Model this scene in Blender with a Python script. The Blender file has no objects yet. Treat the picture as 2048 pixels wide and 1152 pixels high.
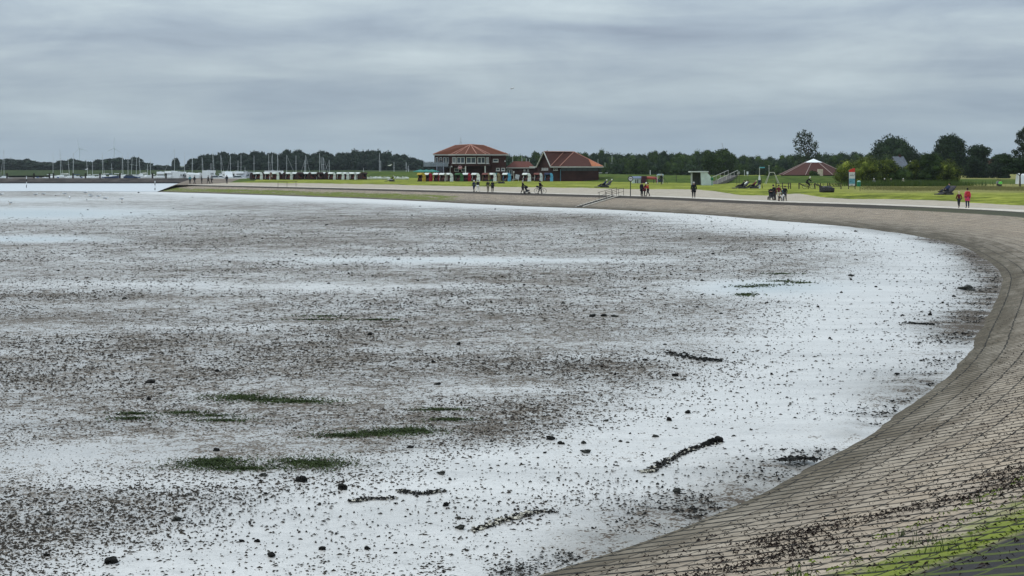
import bpy, bmesh, math, random
import numpy as np
from mathutils import Vector, Matrix
from mathutils.bvhtree import BVHTree
C = bpy.context.scene.collection
SC = bpy.context.scene
R = math.radians
rnd = random.Random(7)
# ------------------------------------------------------------------ camera
H = 5.25; F = 3500.0; CX = 1024.0; HY = 330.0
cd = bpy.data.cameras.new('camera'); cam = bpy.data.objects.new('camera', cd); C.objects.link(cam)
cam.location = (0, 0, H); cam.rotation_euler = (R(90), 0, 0)
cd.sensor_width = 36; cd.lens = F/2048*36; cd.shift_y = -(576-HY)/2048
cd.clip_start = 0.5; cd.clip_end = 12000
SC.camera = cam
# ------------------------------------------------------------------ sky
SUN_EL, SUN_AZ = 48, -60
world = bpy.data.worlds.new('World'); SC.world = world; world.use_nodes = True
nt = world.node_tree; nt.nodes.clear()
def N(t, **k):
    n = nt.nodes.new(t)
    for a, b in k.items(): setattr(n, a, b)
    return n
def setin(n, i, v):
    if isinstance(v, bpy.types.NodeSocket): nt.links.new(v, n.inputs[i])
    else: n.inputs[i].default_value = v
def M_(op, a, b=0.0, c=None, clamp=False):
    n = N('ShaderNodeMath', operation=op, use_clamp=clamp); setin(n, 0, a); setin(n, 1, b)
    if c is not None: setin(n, 2, c)
    return n.outputs[0]
def mixc(f, a, b, bt='MIX'):
    n = N('ShaderNodeMix', data_type='RGBA', blend_type=bt); setin(n, 0, f); setin(n, 6, a); setin(n, 7, b); return n.outputs[2]
def ramp(f, stops, interp='LINEAR'):
    n = N('ShaderNodeValToRGB'); setin(n, 0, f); e = n.color_ramp.elements; n.color_ramp.interpolation = interp
    while len(e) < len(stops): e.new(.5)
    for q, (p, c) in zip(e, stops):
        q.position = p; q.color = tuple(c)[:3]+(1,) if hasattr(c, '__len__') else (c, c, c, 1)
    return n.outputs[0]
def noise(vec, scale, detail=4, rough=.55, dist=0.0, out=0):
    n = N('ShaderNodeTexNoise'); setin(n, 'Vector', vec); setin(n, 'Scale', scale); setin(n, 'Detail', detail)
    setin(n, 'Roughness', rough); setin(n, 'Distortion', dist); return n.outputs[out]
def vmul(v, s):
    n = N('ShaderNodeVectorMath', operation='MULTIPLY'); setin(n, 0, v); n.inputs[1].default_value = s; return n.outputs[0]
tc = N('ShaderNodeTexCoord')
sep = N('ShaderNodeSeparateXYZ'); nt.links.new(tc.outputs['Generated'], sep.inputs[0])
dz = M_('MAXIMUM', sep.outputs[2], 0.0)
den = M_('ADD', dz, 0.115)
u = M_('DIVIDE', sep.outputs[0], den); v = M_('DIVIDE', sep.outputs[1], den)
cmb = N('ShaderNodeCombineXYZ'); nt.links.new(u, cmb.inputs[0]); nt.links.new(v, cmb.inputs[1])
n1 = noise(vmul(cmb.outputs[0], (.85, .9, 1)), .50, 4, .5, .5)
n2 = noise(vmul(cmb.outputs[0], (.75, 1, 1)), 1.7, 6, .58, .8)
n3 = noise(vmul(tc.outputs['Generated'], (7, 7, 30)), 1.0, 7, .6, .35)
cl = M_('ADD', M_('ADD', M_('MULTIPLY', n1, .45), M_('MULTIPLY', n2, .2)), M_('MULTIPLY', n3, .35))
ccol = ramp(cl, [(.36, (.225, .272, .345)), (.45, (.305, .368, .435)), (.53, (.40, .470, .515)), (.64, (.54, .62, .65))])
gain = ramp(dz, [(0.0, .50), (.05, .56), (.10, .66), (.22, 1.12), (.5, 1.15), (1.0, 1.15)])
col = mixc(1.0, ccol, gain, 'MULTIPLY')
# thin pale veil at the horizon
col = mixc(ramp(dz, [(0, .65), (.028, .35), (.06, .0)]), col, (.135, .180, .222, 1))
sky = N('ShaderNodeTexSky', sky_type='NISHITA'); sky.sun_disc = False
sky.sun_elevation = R(SUN_EL); sky.sun_rotation = R(SUN_AZ)
bg1 = N('ShaderNodeBackground'); setin(bg1, 0, sky.outputs[0]); setin(bg1, 1, .05)
bg2 = N('ShaderNodeBackground'); setin(bg2, 0, col); setin(bg2, 1, 2.15)
mx = N('ShaderNodeMixShader'); mx.inputs[0].default_value = .94
nt.links.new(bg1.outputs[0], mx.inputs[1]); nt.links.new(bg2.outputs[0], mx.inputs[2])
wo = N('ShaderNodeOutputWorld'); nt.links.new(mx.outputs[0], wo.inputs[0])
sl = bpy.data.lights.new('sun', 'SUN'); sl.energy = 1.3; sl.angle = R(12); sl.color = (1, .96, .90)
so = bpy.data.objects.new('sun', sl); C.objects.link(so)
az = R(SUN_AZ)
sd = Vector((math.sin(az)*math.cos(R(SUN_EL)), math.cos(az)*math.cos(R(SUN_EL)), math.sin(R(SUN_EL))))
so.rotation_euler = sd.to_track_quat('Z', 'Y').to_euler()
SC.view_settings.view_transform = 'Standard'; SC.view_settings.look = 'None'
SC.view_settings.exposure = 0.0; SC.view_settings.gamma = 1.0
SC.cycles.max_bounces = 6
# ------------------------------------------------------------------ helpers
def W(px, Y): return (px-CX)/F*Y
def at(px, py, z=0.0):
    Y = F*(H-z)/(py-HY); return (W(px, Y), Y)
def zat(py, Y): return H-(py-HY)/F*Y
def tag(o, label=None, cat=None, group=None, kind=None):
    if label: o['label'] = label
    if cat: o['category'] = cat
    if group: o['group'] = group
    if kind: o['kind'] = kind
    return o
def thing(name, loc, label, cat, group=None, rz=0, sc=1.0):
    o = bpy.data.objects.new(name, None); C.objects.link(o); o.empty_display_size = .2
    o.location = loc; o.rotation_euler = (0, 0, rz); o.scale = (sc, sc, sc) if not hasattr(sc, '__len__') else sc
    return tag(o, label, cat, group)
def kids(o): return [c for c in o.children]
def copy_tree(o, parent=None):
    c = o.copy(); C.objects.link(c); c.parent = parent
    for k in list(o.children): copy_tree(k, c)
    return c
def sstep(a, b, x): t = np.clip((x-a)/(b-a), 0, 1); return t*t*(3-2*t)
class MB:
    def __init__(s): s.v = []; s.f = []; s.mi = []; s.cm = 0
    def add(s, vs, fs):
        b = len(s.v); s.v += [tuple(p) for p in vs]; s.f += [tuple(b+i for i in f) for f in fs]; s.mi += [s.cm]*len(fs); return s
    def box(s, c, d, rz=0, rx=0, ry=0):
        m = Matrix.Translation(c) @ Matrix.Rotation(rz, 4, 'Z') @ Matrix.Rotation(ry, 4, 'Y') @ Matrix.Rotation(rx, 4, 'X')
        vs = [m @ Vector((x*d[0]/2, y*d[1]/2, z*d[2]/2)) for x in (-1, 1) for y in (-1, 1) for z in (-1, 1)]
        return s.add(vs, [(0, 1, 3, 2), (4, 6, 7, 5), (0, 4, 5, 1), (2, 3, 7, 6), (0, 2, 6, 4), (1, 5, 7, 3)])
    def tube(s, p0, p1, r0, r1=None, n=8):
        r1 = r0 if r1 is None else r1
        p0 = Vector(p0); p1 = Vector(p1); d = (p1-p0).normalized()
        a = d.orthogonal().normalized(); b = d.cross(a); vs = []
        for p, r in ((p0, r0), (p1, r1)):
            for k in range(n):
                t = 2*math.pi*k/n; vs.append(p+a*(r*math.cos(t))+b*(r*math.sin(t)))
        fs = [(k, (k+1) % n, n+(k+1) % n, n+k) for k in range(n)] + [tuple(range(n))[::-1], tuple(range(n, 2*n))]
        return s.add(vs, fs)
    def path(s, pts, r, n=6):
        for a, b in zip(pts, pts[1:]): s.tube(a, b, r, r, n)
        return s
    def ell(s, c, r, nu=12, nv=8, m=None):
        vs = []; fs = []
        for j in range(nv+1):
            ph = math.pi*j/nv
            for i in range(nu):
                th = 2*math.pi*i/nu
                p = Vector((r[0]*math.sin(ph)*math.cos(th), r[1]*math.sin(ph)*math.sin(th), r[2]*math.cos(ph)))
                if m: p = m @ p
                vs.append(p+Vector(c))
        for j in range(nv):
            for i in range(nu): fs.append((j*nu+i, (j+1)*nu+i, (j+1)*nu+(i+1) % nu, j*nu+(i+1) % nu))
        return s.add(vs, fs)
    def prism(s, poly, ax, a, b):
        # poly: 2-d outline, extruded along axis ax from a to b
        def P(q, w):
            if ax == 'x': return (w, q[0], q[1])
            if ax == 'y': return (q[0], w, q[1])
            return (q[0], q[1], w)
        n = len(poly)
        vs = [P(q, a) for q in poly]+[P(q, b) for q in poly]
        return s.add(vs, [tuple(range(n)), tuple(range(n, 2*n))[::-1]]+[(k, n+k, n+(k+1) % n, (k+1) % n) for k in range(n)])
    def torus(s, c, R_, r, ax='x', n=24, m=6):
        vs = []; fs = []
        for i in range(n):
            t = 2*math.pi*i/n
            for j in range(m):
                q = 2*math.pi*j/m; rr = R_+r*math.cos(q); w = r*math.sin(q)
                p = {'x': (w, rr*math.cos(t), rr*math.sin(t)), 'y': (rr*math.cos(t), w, rr*math.sin(t)), 'z': (rr*math.cos(t), rr*math.sin(t), w)}[ax]
                vs.append((c[0]+p[0], c[1]+p[1], c[2]+p[2]))
        for i in range(n):
            for j in range(m): fs.append((i*m+j, ((i+1) % n)*m+j, ((i+1) % n)*m+(j+1) % m, i*m+(j+1) % m))
        return s.add(vs, fs)
    def build(s, name, mats, parent=None, loc=None, smooth=False, recalc=True):
        me = bpy.data.meshes.new(name); me.from_pydata(s.v, [], s.f)
        if not isinstance(mats, (list, tuple)): mats = [mats]
        for m in mats: me.materials.append(m)
        me.polygons.foreach_set('material_index', s.mi)
        if recalc:
            bm = bmesh.new(); bm.from_mesh(me); bmesh.ops.recalc_face_normals(bm, faces=bm.faces); bm.to_mesh(me); bm.free()
        if smooth: me.polygons.foreach_set('use_smooth', [True]*len(me.polygons))
        me.update()
        o = bpy.data.objects.new(name, me); C.objects.link(o)
        if parent: o.parent = parent
        if loc: o.location = loc
        return o
def npmesh(name, V, Fq, mat, smooth=False, mi=None):
    me = bpy.data.meshes.new(name); V = np.asarray(V, np.float32); Fq = np.asarray(Fq, np.int32)
    n, k = Fq.shape
    me.vertices.add(len(V)); me.vertices.foreach_set('co', V.ravel())
    me.loops.add(n*k); me.loops.foreach_set('vertex_index', Fq.ravel())
    me.polygons.add(n); me.polygons.foreach_set('loop_start', np.arange(0, n*k, k, dtype=np.int32))
    me.polygons.foreach_set('loop_total', np.full(n, k, np.int32))
    if smooth: me.polygons.foreach_set('use_smooth', np.ones(n, bool))
    for m in (mat if isinstance(mat, (list, tuple)) else [mat]): me.materials.append(m)
    if mi is not None: me.polygons.foreach_set('material_index', np.asarray(mi, np.int32))
    me.update(calc_edges=True); me.validate()
    return me
def npobj(name, V, Fq, mat, smooth=False, parent=None, mi=None):
    o = bpy.data.objects.new(name, npmesh(name, V, Fq, mat, smooth, mi)); C.objects.link(o)
    if parent: o.parent = parent
    return o
def gridfaces(nr, nc):
    i = np.arange(nr-1)[:, None]*nc+np.arange(nc-1)[None, :]
    i = i.ravel(); return np.stack([i, i+1, i+nc+1, i+nc], 1)
def attr(o, name, rgb):
    a = o.data.attributes.new(name, 'FLOAT_COLOR', 'POINT')
    arr = np.ones((len(rgb), 4), np.float32); arr[:, :rgb.shape[1]] = rgb; a.data.foreach_set('color', arr.ravel())
# ------------------------------------------------------------------ materials
def newmat(name):
    global nt
    m = bpy.data.materials.new(name); m.use_nodes = True; nt = m.node_tree; nt.nodes.clear()
    b = N('ShaderNodeBsdfPrincipled'); o = N('ShaderNodeOutputMaterial'); nt.links.new(b.outputs[0], o.inputs[0]); return m, b
def bump(h, strength, dist):
    n = N('ShaderNodeBump'); setin(n, 'Height', h); setin(n, 'Strength', strength); setin(n, 'Distance', dist); return n.outputs[0]
_mc = {}
def pm(name, col, rough=.7, var=.15, scale=3.0, bmp=0.0, metal=0.0, spec=.12, detail=4):
    """plain procedural material: colour mottled by noise"""
    if name in _mc: return _mc[name]
    m, b = newmat(name)
    t = N('ShaderNodeTexCoord'); ns = noise(t.outputs['Object'], scale, detail, .6)
    lo = tuple(max(0, c*(1-var*1.6)) for c in col); hi = tuple(min(1, c*(1+var*1.6)) for c in col)
    setin(b, 'Base Color', ramp(ns, [(.3, lo), (.7, hi)]))
    setin(b, 'Roughness', rough); setin(b, 'Metallic', metal); setin(b, 'Specular IOR Level', spec)
    if bmp: setin(b, 'Normal', bump(ns, bmp, .02))
    _mc[name] = m; return m
def mat_foliage(name, c1, c2, c3=None, scale=.25):
    m, b = newmat(name)
    t = N('ShaderNodeTexCoord'); oi = N('ShaderNodeObjectInfo'); ge = N('ShaderNodeNewGeometry')
    a = noise(t.outputs['Object'], scale, 3, .6)
    r = M_('ADD', M_('MULTIPLY', a, .7), M_('MULTIPLY', ge.outputs['Random Per Island'], .3))
    col = ramp(r, [(.3, c1), (.62, c2), (.8, c3 or c2)])
    col = mixc(M_('MULTIPLY', oi.outputs['Random'], .55), col, mixc(1.0, col, (.62, .70, .62, 1), 'MULTIPLY'))
    setin(b, 'Base Color', col); setin(b, 'Roughness', .75); setin(b, 'Specular IOR Level', .12)
    return m
def mat_mud():
    m, b = newmat('wet_mud')
    g = N('ShaderNodeNewGeometry'); P = g.outputs['Position']
    at_ = N('ShaderNodeAttribute', attribute_name='lay'); sp = N('ShaderNodeSeparateColor'); nt.links.new(at_.outputs['Color'], sp.inputs[0])
    D = sp.outputs[0]; B = sp.outputs[1]; POOL = sp.outputs[2]
    big = noise(P, .045, 3, .55, .3); mid = noise(vmul(P, (1, .8, 1)), .32, 5, .62, .4); fin = noise(P, 3.2, 6, .72, .3); vf = noise(P, 17.0, 3, .7, .2)
    fld = M_('ADD', M_('MULTIPLY', M_('SUBTRACT', big, .5), .40), M_('MULTIPLY', M_('SUBTRACT', mid, .5), .95))
    d = M_('ADD', D, M_('MULTIPLY', fld, .95))                      # local density of casts
    mf = noise(P, .9, 4, .7, .2)
    tex = M_('ADD', M_('MULTIPLY', M_('SUBTRACT', mf, .5), .9), M_('ADD', M_('MULTIPLY', M_('SUBTRACT', fin, .5), 1.9), M_('MULTIPLY', M_('SUBTRACT', vf, .5), 2.4)))
    s = M_('ADD', M_('SUBTRACT', d, .50), tex)
    spk = ramp(s, [(0.02, 0.0), (.20, 1.0)])                         # 1 = dark rough casts
    film = ramp(s, [(-.0, 0.0), (1.0, 1.0)])
    DD = M_('MULTIPLY', D, 1.35, clamp=True)
    wet = mixc(M_('ADD', M_('MULTIPLY', noise(P, .9, 5, .65), .5), M_('MULTIPLY', noise(vmul(P, (.35, 1, 1)), .22, 5, .65, .5), .5)), (.43, .408, .382, 1), (.83, .79, .75, 1))  # light grey silt film, with the sky's sheen painted into its base colour
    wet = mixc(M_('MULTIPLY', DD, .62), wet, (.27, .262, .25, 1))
    brown = mixc(noise(P, .12, 3, .6), (.095, .078, .062, 1), (.185, .155, .125, 1))
    brown = mixc(B, brown, (.085, .066, .050, 1))
    grain = ramp(vf, [(.35, .55), (.65, 1.25)])
    brown = mixc(1.0, brown, grain, 'MULTIPLY')
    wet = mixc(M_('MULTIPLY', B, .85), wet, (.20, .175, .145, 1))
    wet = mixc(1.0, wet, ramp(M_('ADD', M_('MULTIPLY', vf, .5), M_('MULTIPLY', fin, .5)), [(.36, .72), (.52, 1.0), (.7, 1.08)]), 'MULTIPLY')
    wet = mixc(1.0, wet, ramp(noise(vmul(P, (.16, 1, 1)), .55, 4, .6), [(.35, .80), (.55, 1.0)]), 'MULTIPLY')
    c = mixc(spk, wet, brown)
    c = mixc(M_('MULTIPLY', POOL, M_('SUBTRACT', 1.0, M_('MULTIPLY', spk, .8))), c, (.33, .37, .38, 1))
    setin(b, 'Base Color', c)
    setin(b, 'Roughness', M_('ADD', .30, M_('MULTIPLY', spk, .5)))
    setin(b, 'Specular IOR Level', M_('SUBTRACT', .5, M_('MULTIPLY', spk, .44)))
    hb = M_('ADD', M_('MULTIPLY', spk, .6), M_('MULTIPLY', tex, .4))
    setin(b, 'Normal', bump(hb, .45, .03))
    return m
def mat_slabs():
    m, b = newmat('revetment_slabs')
    uv = N('ShaderNodeUVMap', uv_map='st'); g = N('ShaderNodeNewGeometry'); P = g.outputs['Position']
    at_ = N('ShaderNodeAttribute', attribute_name='zone'); sp = N('ShaderNodeSeparateColor'); nt.links.new(at_.outputs['Color'], sp.inputs[0])
    tn, alg, wet = sp.outputs[0], sp.outputs[1], sp.outputs[2]
    # wobble the joints a little
    wn = noise(uv.outputs[0], 1.9, 4, .65, 0, 1)
    wv = N('ShaderNodeVectorMath', operation='SUBTRACT'); nt.links.new(wn, wv.inputs[0]); wv.inputs[1].default_value = (.5, .5, .5)
    wa = N('ShaderNodeVectorMath', operation='MULTIPLY_ADD'); nt.links.new(wv.outputs[0], wa.inputs[0]); wa.inputs[1].default_value = (.16, .17, 0); nt.links.new(uv.outputs[0], wa.inputs[2])
    bt = N('ShaderNodeTexBrick', offset=.14, offset_frequency=2, squash=1.0)
    setin(bt, 'Vector', vmul(wa.outputs[0], (.33, 1, 1))); setin(bt, 'Scale', 1.0); setin(bt, 'Brick Width', .155); setin(bt, 'Row Height', .62)
    setin(bt, 'Mortar Size', .021); setin(bt, 'Mortar Smooth', .1); setin(bt, 'Bias', 0.0)
    setin(bt, 'Color1', (0, 0, 0, 1)); setin(bt, 'Color2', (1, 1, 1, 1)); setin(bt, 'Mortar', (.5, .5, .5, 1))
    joint = bt.outputs['Fac']; rv = bt.outputs['Color']
    n1_ = noise(uv.outputs[0], .35, 5, .6); n2_ = noise(P, 9, 5, .7); n3_ = noise(vmul(uv.outputs[0], (.25, 1.6, 1)), 1.0, 5, .6)
    c = mixc(n1_, (.27, .210, .155, 1), (.54, .43, .315, 1))
    c = mixc(ramp(tn, [(.0, .95), (.12, .8), (.45, .0)]), c, (.165, .148, .118, 1))
    c = mixc(M_('MULTIPLY', rv, .42), c, (.50, .43, .35, 1))
    c = mixc(ramp(n3_, [(.42, .0), (.72, .55)]), c, (.18, .14, .108, 1))
    c = mixc(ramp(n2_, [(.32, .55), (.55, .0)]), c, (.11, .088, .066, 1))
    c = mixc(1.0, c, mixc(ramp(M_('ADD', M_('MULTIPLY', tn, -1.6), n3_), [(.10, 0.0), (.42, 1.0)]), (1, 1, 1, 1), (.52, .50, .44, 1)), 'MULTIPLY')
    # asphalt belt above the slabs
    asp = ramp(M_('ADD', tn, M_('MULTIPLY', M_('SUBTRACT', n1_, .5), .05)), [(.805, 0.0), (.83, 1.0)])
    ac = mixc(n2_, (.016, .015, .016, 1), (.052, .048, .048, 1))
    dist_ = wet
    c = mixc(asp, c, mixc(dist_, ac, (.062, .050, .040, 1)))
    jc = mixc(1.0, joint, ramp(noise(P, 2.5, 4, .6), [(.3, .55), (.55, 1.0)]), 'MULTIPLY')
    c = mixc(jc, c, (.012, .011, .009, 1))
    # algae: real green growth on the slabs
    am = M_('MULTIPLY', alg, 1.0)
    strk = noise(vmul(uv.outputs[0], (.055, .30, 1)), 1.0, 3, .55, .8)
    an = ramp(M_('ADD', M_('ADD', M_('MULTIPLY', noise(vmul(uv.outputs[0], (.38, 1.3, 1)), 1.25, 6, .70, .6), .75), M_('MULTIPLY', strk, .55)), M_('MULTIPLY', M_('SUBTRACT', am, .5), .5)), [(.71, 0.0), (.86, 1.0)])
    an = mixc(1.0, an, ramp(am, [(.03, 0.0), (.3, 1.0)]), 'MULTIPLY')
    gcol = mixc(noise(uv.outputs[0], 2.2, 4, .65), (.070, .085, .018, 1), (.255, .295, .035, 1))
    c = mixc(M_('MULTIPLY', an, M_('SUBTRACT', 1.0, asp)), c, mixc(M_('MULTIPLY', joint, .95), gcol, (.018, .022, .008, 1)))
    jg = M_('MULTIPLY', M_('MULTIPLY', joint, asp), ramp(am, [(.02, 0), (.2, 1.0)]))
    c = mixc(M_('MULTIPLY', jg, .6), c, (.12, .15, .03, 1))
    setin(b, 'Base Color', c)
    setin(b, 'Roughness', .85); setin(b, 'Specular IOR Level', .12)
    h = M_('ADD', M_('MULTIPLY', M_('SUBTRACT', 1.0, joint), 1.0), M_('ADD', M_('MULTIPLY', rv, .35), M_('MULTIPLY', n2_, .4)))
    setin(b, 'Normal', bump(h, .8, .05))
    return m
def mat_ground2(name, g1, g2, g3, s1, s2, scale=.3):
    """grass where attribute 'zone'.r is high, sand where it is low, edge broken by noise"""
    m, b = newmat(name)
    g = N('ShaderNodeNewGeometry'); P = g.outputs['Position']
    at_ = N('ShaderNodeAttribute', attribute_name='zone'); sp = N('ShaderNodeSeparateColor'); nt.links.new(at_.outputs['Color'], sp.inputs[0])
    na = noise(P, .16, 4, .6, .5); nb = noise(P, .9, 5, .65, .2); nc = noise(P, 7, 4, .7)
    k = M_('ADD', sp.outputs[0], M_('ADD', M_('MULTIPLY', M_('SUBTRACT', na, .5), .5), M_('MULTIPLY', M_('SUBTRACT', nb, .5), .75)))
    k = ramp(k, [(.42, 0.0), (.58, 1.0)])
    gc = ramp(M_('ADD', M_('MULTIPLY', na, .6), M_('MULTIPLY', nb, .4)), [(.36, g1), (.5, g2), (.64, g3)])
    gc = mixc(sp.outputs[1], gc, (.24, .215, .085, 1))
    gc = mixc(1.0, gc, ramp(nc, [(.3, .72), (.7, 1.2)]), 'MULTIPLY'); gc = mixc(1.0, gc, ramp(nb, [(.35, .72), (.65, 1.18)]), 'MULTIPLY')
    sc = mixc(nb, s1+(1,), s2+(1,)); sc = mixc(ramp(nc, [(.3, .35), (.55, 0)]), sc, tuple(x*.55 for x in s1)+(1,))
    setin(b, 'Base Color', mixc(k, sc, gc)); setin(b, 'Roughness', .9); setin(b, 'Specular IOR Level', .05)
    setin(b, 'Normal', bump(M_('ADD', nc, nb), .6, .08))
    return m
G1, G2, G3 = (.060, .080, .010), (.18, .205, .024), (.31, .32, .052)
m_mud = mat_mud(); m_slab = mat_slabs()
m_bank = mat_ground2('bank_sand_and_grass', G1, G2, G3, (.29, .245, .19), (.56, .49, .40))
m_lawn = mat_ground2('lawn_grass', (.11, .13, .014), (.21, .235, .030), (.36, .36, .075), (.30, .27, .20), (.42, .38, .29))
m_dike = mat_ground2('dike_grass', (.035, .060, .008), (.062, .098, .012), (.10, .125, .018), (.1, .12, .04), (.12, .14, .05))
m_fdike = mat_ground2('far_dike_grass', (.022, .038, .012), (.036, .056, .018), (.055, .072, .025), (.1, .12, .04), (.12, .14, .05))
m_path = pm('pale_concrete', (.56, .51, .44), .85, .12, 1.2, .2)
m_harb = pm('harbour_gravel', (.17, .135, .105), .9, .35, .22, .3, detail=8)
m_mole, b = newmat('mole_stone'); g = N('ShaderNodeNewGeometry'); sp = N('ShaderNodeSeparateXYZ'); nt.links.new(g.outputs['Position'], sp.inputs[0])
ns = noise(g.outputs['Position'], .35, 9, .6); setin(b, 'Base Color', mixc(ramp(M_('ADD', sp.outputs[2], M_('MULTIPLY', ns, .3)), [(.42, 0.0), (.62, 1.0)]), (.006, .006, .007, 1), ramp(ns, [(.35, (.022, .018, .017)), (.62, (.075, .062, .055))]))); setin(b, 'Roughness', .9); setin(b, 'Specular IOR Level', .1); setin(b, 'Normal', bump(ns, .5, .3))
m_field = pm('far_meadow', (.07, .10, .03), .95, .3, .01)
# ------------------------------------------------------------------ terrain curves (shore, path edge, outer land, heights)
K = np.array([  # Sx,Sy, Px,Py, Ox,Oy, ztop, zbank, bankw
 (-45,-14, -38,-23, -5,-300, 2.8,3.6,5), (-20,4, -12,-4.5, 60,-320, 2.8,3.6,5), (-8,13.7, 0.2,5.6, 200,-300, 2.8,3.6,5),
 (.2,22.5, 9.0,14.8, 350,-200, 2.8,3.6,5), (5.1,30.65, 15.3,25.2, 450,-120, 2.8,3.6,5), (10.8,44, 21.0,40.0, 520,-40, 2.7,3.6,5),
 (14.9,56.4, 25.0,53.0, 600,20, 2.3,3.4,6), (19.9,72.3, 29.8,69.3, 680,80, 1.85,3.0,8), (23.4,84.7, 33.5,82, 740,140, 1.65,2.6,9),
 (26.3,98.8, 37.8,97, 800,200, 1.5,2.2,10), (28.9,114.8, 41.5,115, 850,280, 1.4,2.0,11), (29.5,130, 42.8,133, 880,360, 1.35,2.0,12),
 (28.5,147, 41.5,150, 880,440, 1.35,2.0,12), (24.6,165, 35.3,171, 850,520, 1.35,2.0,12), (19.3,186.2, 26.5,188, 780,600, 1.35,2.0,12),
 (9.3,209.5, 17,216, 600,660, 1.35,2.0,12), (-1.56,228, 4.5,238, 400,700, 1.35,2.0,12), (-21.9,270, -16.5,276, 150,640, 1.35,2.0,10),
 (-48.4,312, -42.5,314.5, 0,560, 1.35,2.0,9), (-69,341, -64,346, -70,488, 1.35,2.0,12)], float)
def catmull(K, n):
    out = []
    for i in range(len(K)-1):
        p0 = K[max(i-1, 0)]; p1 = K[i]; p2 = K[i+1]; p3 = K[min(i+2, len(K)-1)]
        for t in np.arange(n)/n:
            out.append(.5*((2*p1)+(p2-p0)*t+(2*p0-5*p1+4*p2-p3)*t*t+(3*p1-p0-3*p2+p3)*t**3))
    out.append(K[-1]); return np.array(out)
CV = catmull(K, 16)
S_, P_, O_, ZT, ZB, BW = CV[:, 0:2], CV[:, 2:4], CV[:, 4:6], CV[:, 6], CV[:, 7], CV[:, 8]
arc = np.concatenate([[0], np.cumsum(np.hypot(*np.diff(S_, axis=0).T))])
tg = np.gradient(P_, axis=0); tg /= np.hypot(tg[:, 0], tg[:, 1])[:, None]; NP = np.stack([tg[:, 1], -tg[:, 0]], 1)
nC = len(CV)
def fbm2(x, y, seed=0, oct=4):
    r = np.random.RandomState(seed); o = np.zeros_like(x, float); a = 1.0
    for k in range(oct):
        for j in range(3):
            th = r.rand()*6.28; ph = r.rand()*6.28; f = (2.0**k)*(.7+.6*r.rand())
            o += a/3*np.sin(f*(x*np.cos(th)+y*np.sin(th))+ph)
        a *= .55
    return o
TERR = []
def reg(o): TERR.append(o); return o
# revetment
nr = 22; rows = []; zone = []; st = []
wid = np.hypot(*(P_-S_).T)
for j in range(nr):
    t = -.06+1.06*j/(nr-1)
    xy = S_*(1-t)+P_*t; z = ZT*t*(1.0) - (.0 if t >= 0 else .12)
    rows.append(np.column_stack([xy, z]))
    Sy = S_[:, 1]; spx = CX+S_[:, 0]/np.maximum(Sy, 5)*F
    a = np.zeros(nC)
    near = (1-sstep(50, 75, Sy))
    a += near*(.62*sstep(.48, .66, t*wid/8.85)+.38*sstep(.62, .80, t*wid/8.85))
    mid_ = sstep(90, 105, Sy)*(1-sstep(150, 165, Sy)); a += mid_*sstep(.62, .72, t)*(1-sstep(.9, .98, t))*.55
    far = sstep(228, 245, Sy)
    a += far*sstep(.02, .2, t)*(1-sstep(.5, .75, t))*(.45+.52*sstep(235, 262, Sy))
    nearw = 1-sstep(45, 75, Sy); tz = t*(1-nearw)+np.clip(t*wid/8.85, -1, 1.5)*nearw
    zone.append(np.column_stack([tz, np.clip(a, 0, 1), sstep(100, 190, Sy)]))
    st.append(np.column_stack([arc, np.full(nC, 1.0)*t*wid]))
V = np.concatenate(rows); o = npobj('revetment', V, gridfaces(nr, nC), m_slab, True)
attr(o, 'zone', np.concatenate(zone))
uvl = o.data.uv_layers.new(name='st'); stv = np.concatenate(st)
li = np.zeros(len(o.data.loops), np.int32); o.data.loops.foreach_get('vertex_index', li)
uvl.data.foreach_set('uv', stv[li].astype(np.float32).ravel())
tag(o, 'curved sloping sea wall of concrete slabs with green algae', kind='structure'); reg(o)
# path with a kerb step down to the slope
PW = 2.3
rws = [np.column_stack([P_-NP*.02, ZT-.15]), np.column_stack([P_-NP*.02, ZT+.05]), np.column_stack([P_+NP*PW, ZT+.05]), np.column_stack([P_+NP*PW, ZT-.1])]
o = npobj('path', np.concatenate(rws), gridfaces(4, nC), m_path); tag(o, kind='structure'); reg(o)
# bank: sand below, grass above
SBX = [300, 456, 600, 740, 860, 980, 1165, 1240, 1330, 1400, 1440, 1480, 1530, 1600, 1650, 1700, 1760, 1850, 1900, 2048, 3000]
SBY = [362, 366.5, 367.6, 370, 372.7, 375, 377, 379.6, 379.6, 380.5, 385.5, 392, 392.5, 388.5, 397, 400, 399.3, 402, 404, 413, 470]
def grassy(X, Y, Z):
    Yc = np.maximum(Y, 30); px = CX+F*X/Yc; py = HY+F*(H-Z)/Yc
    g = .5+(np.interp(px, SBX, SBY)-1.5-py)/5.0
    return np.where(Y < 100, 1.0, np.clip(g, 0, 1))
nb_ = 14; rows = []; zn = []
for j in range(nb_):
    t = j/(nb_-1); xy = P_+NP*(PW+BW*t)[:, None] if hasattr(PW+BW*t, '__len__') else P_
    z = (ZT+.02)*(1-t)+ZB*t + .05*fbm2(xy[:, 0]*.25, xy[:, 1]*.25, 3)*math.sin(math.pi*t)
    rows.append(np.column_stack([xy, z])); zn.append(np.column_stack([grassy(xy[:, 0], xy[:, 1], z), np.zeros(nC)]))
BT = rows[-1][:, :2]
o = npobj('bank', np.concatenate(rows), gridfaces(nb_, nC), m_bank, True); attr(o, 'zone', np.concatenate(zn)); tag(o, kind='structure'); reg(o)
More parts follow.
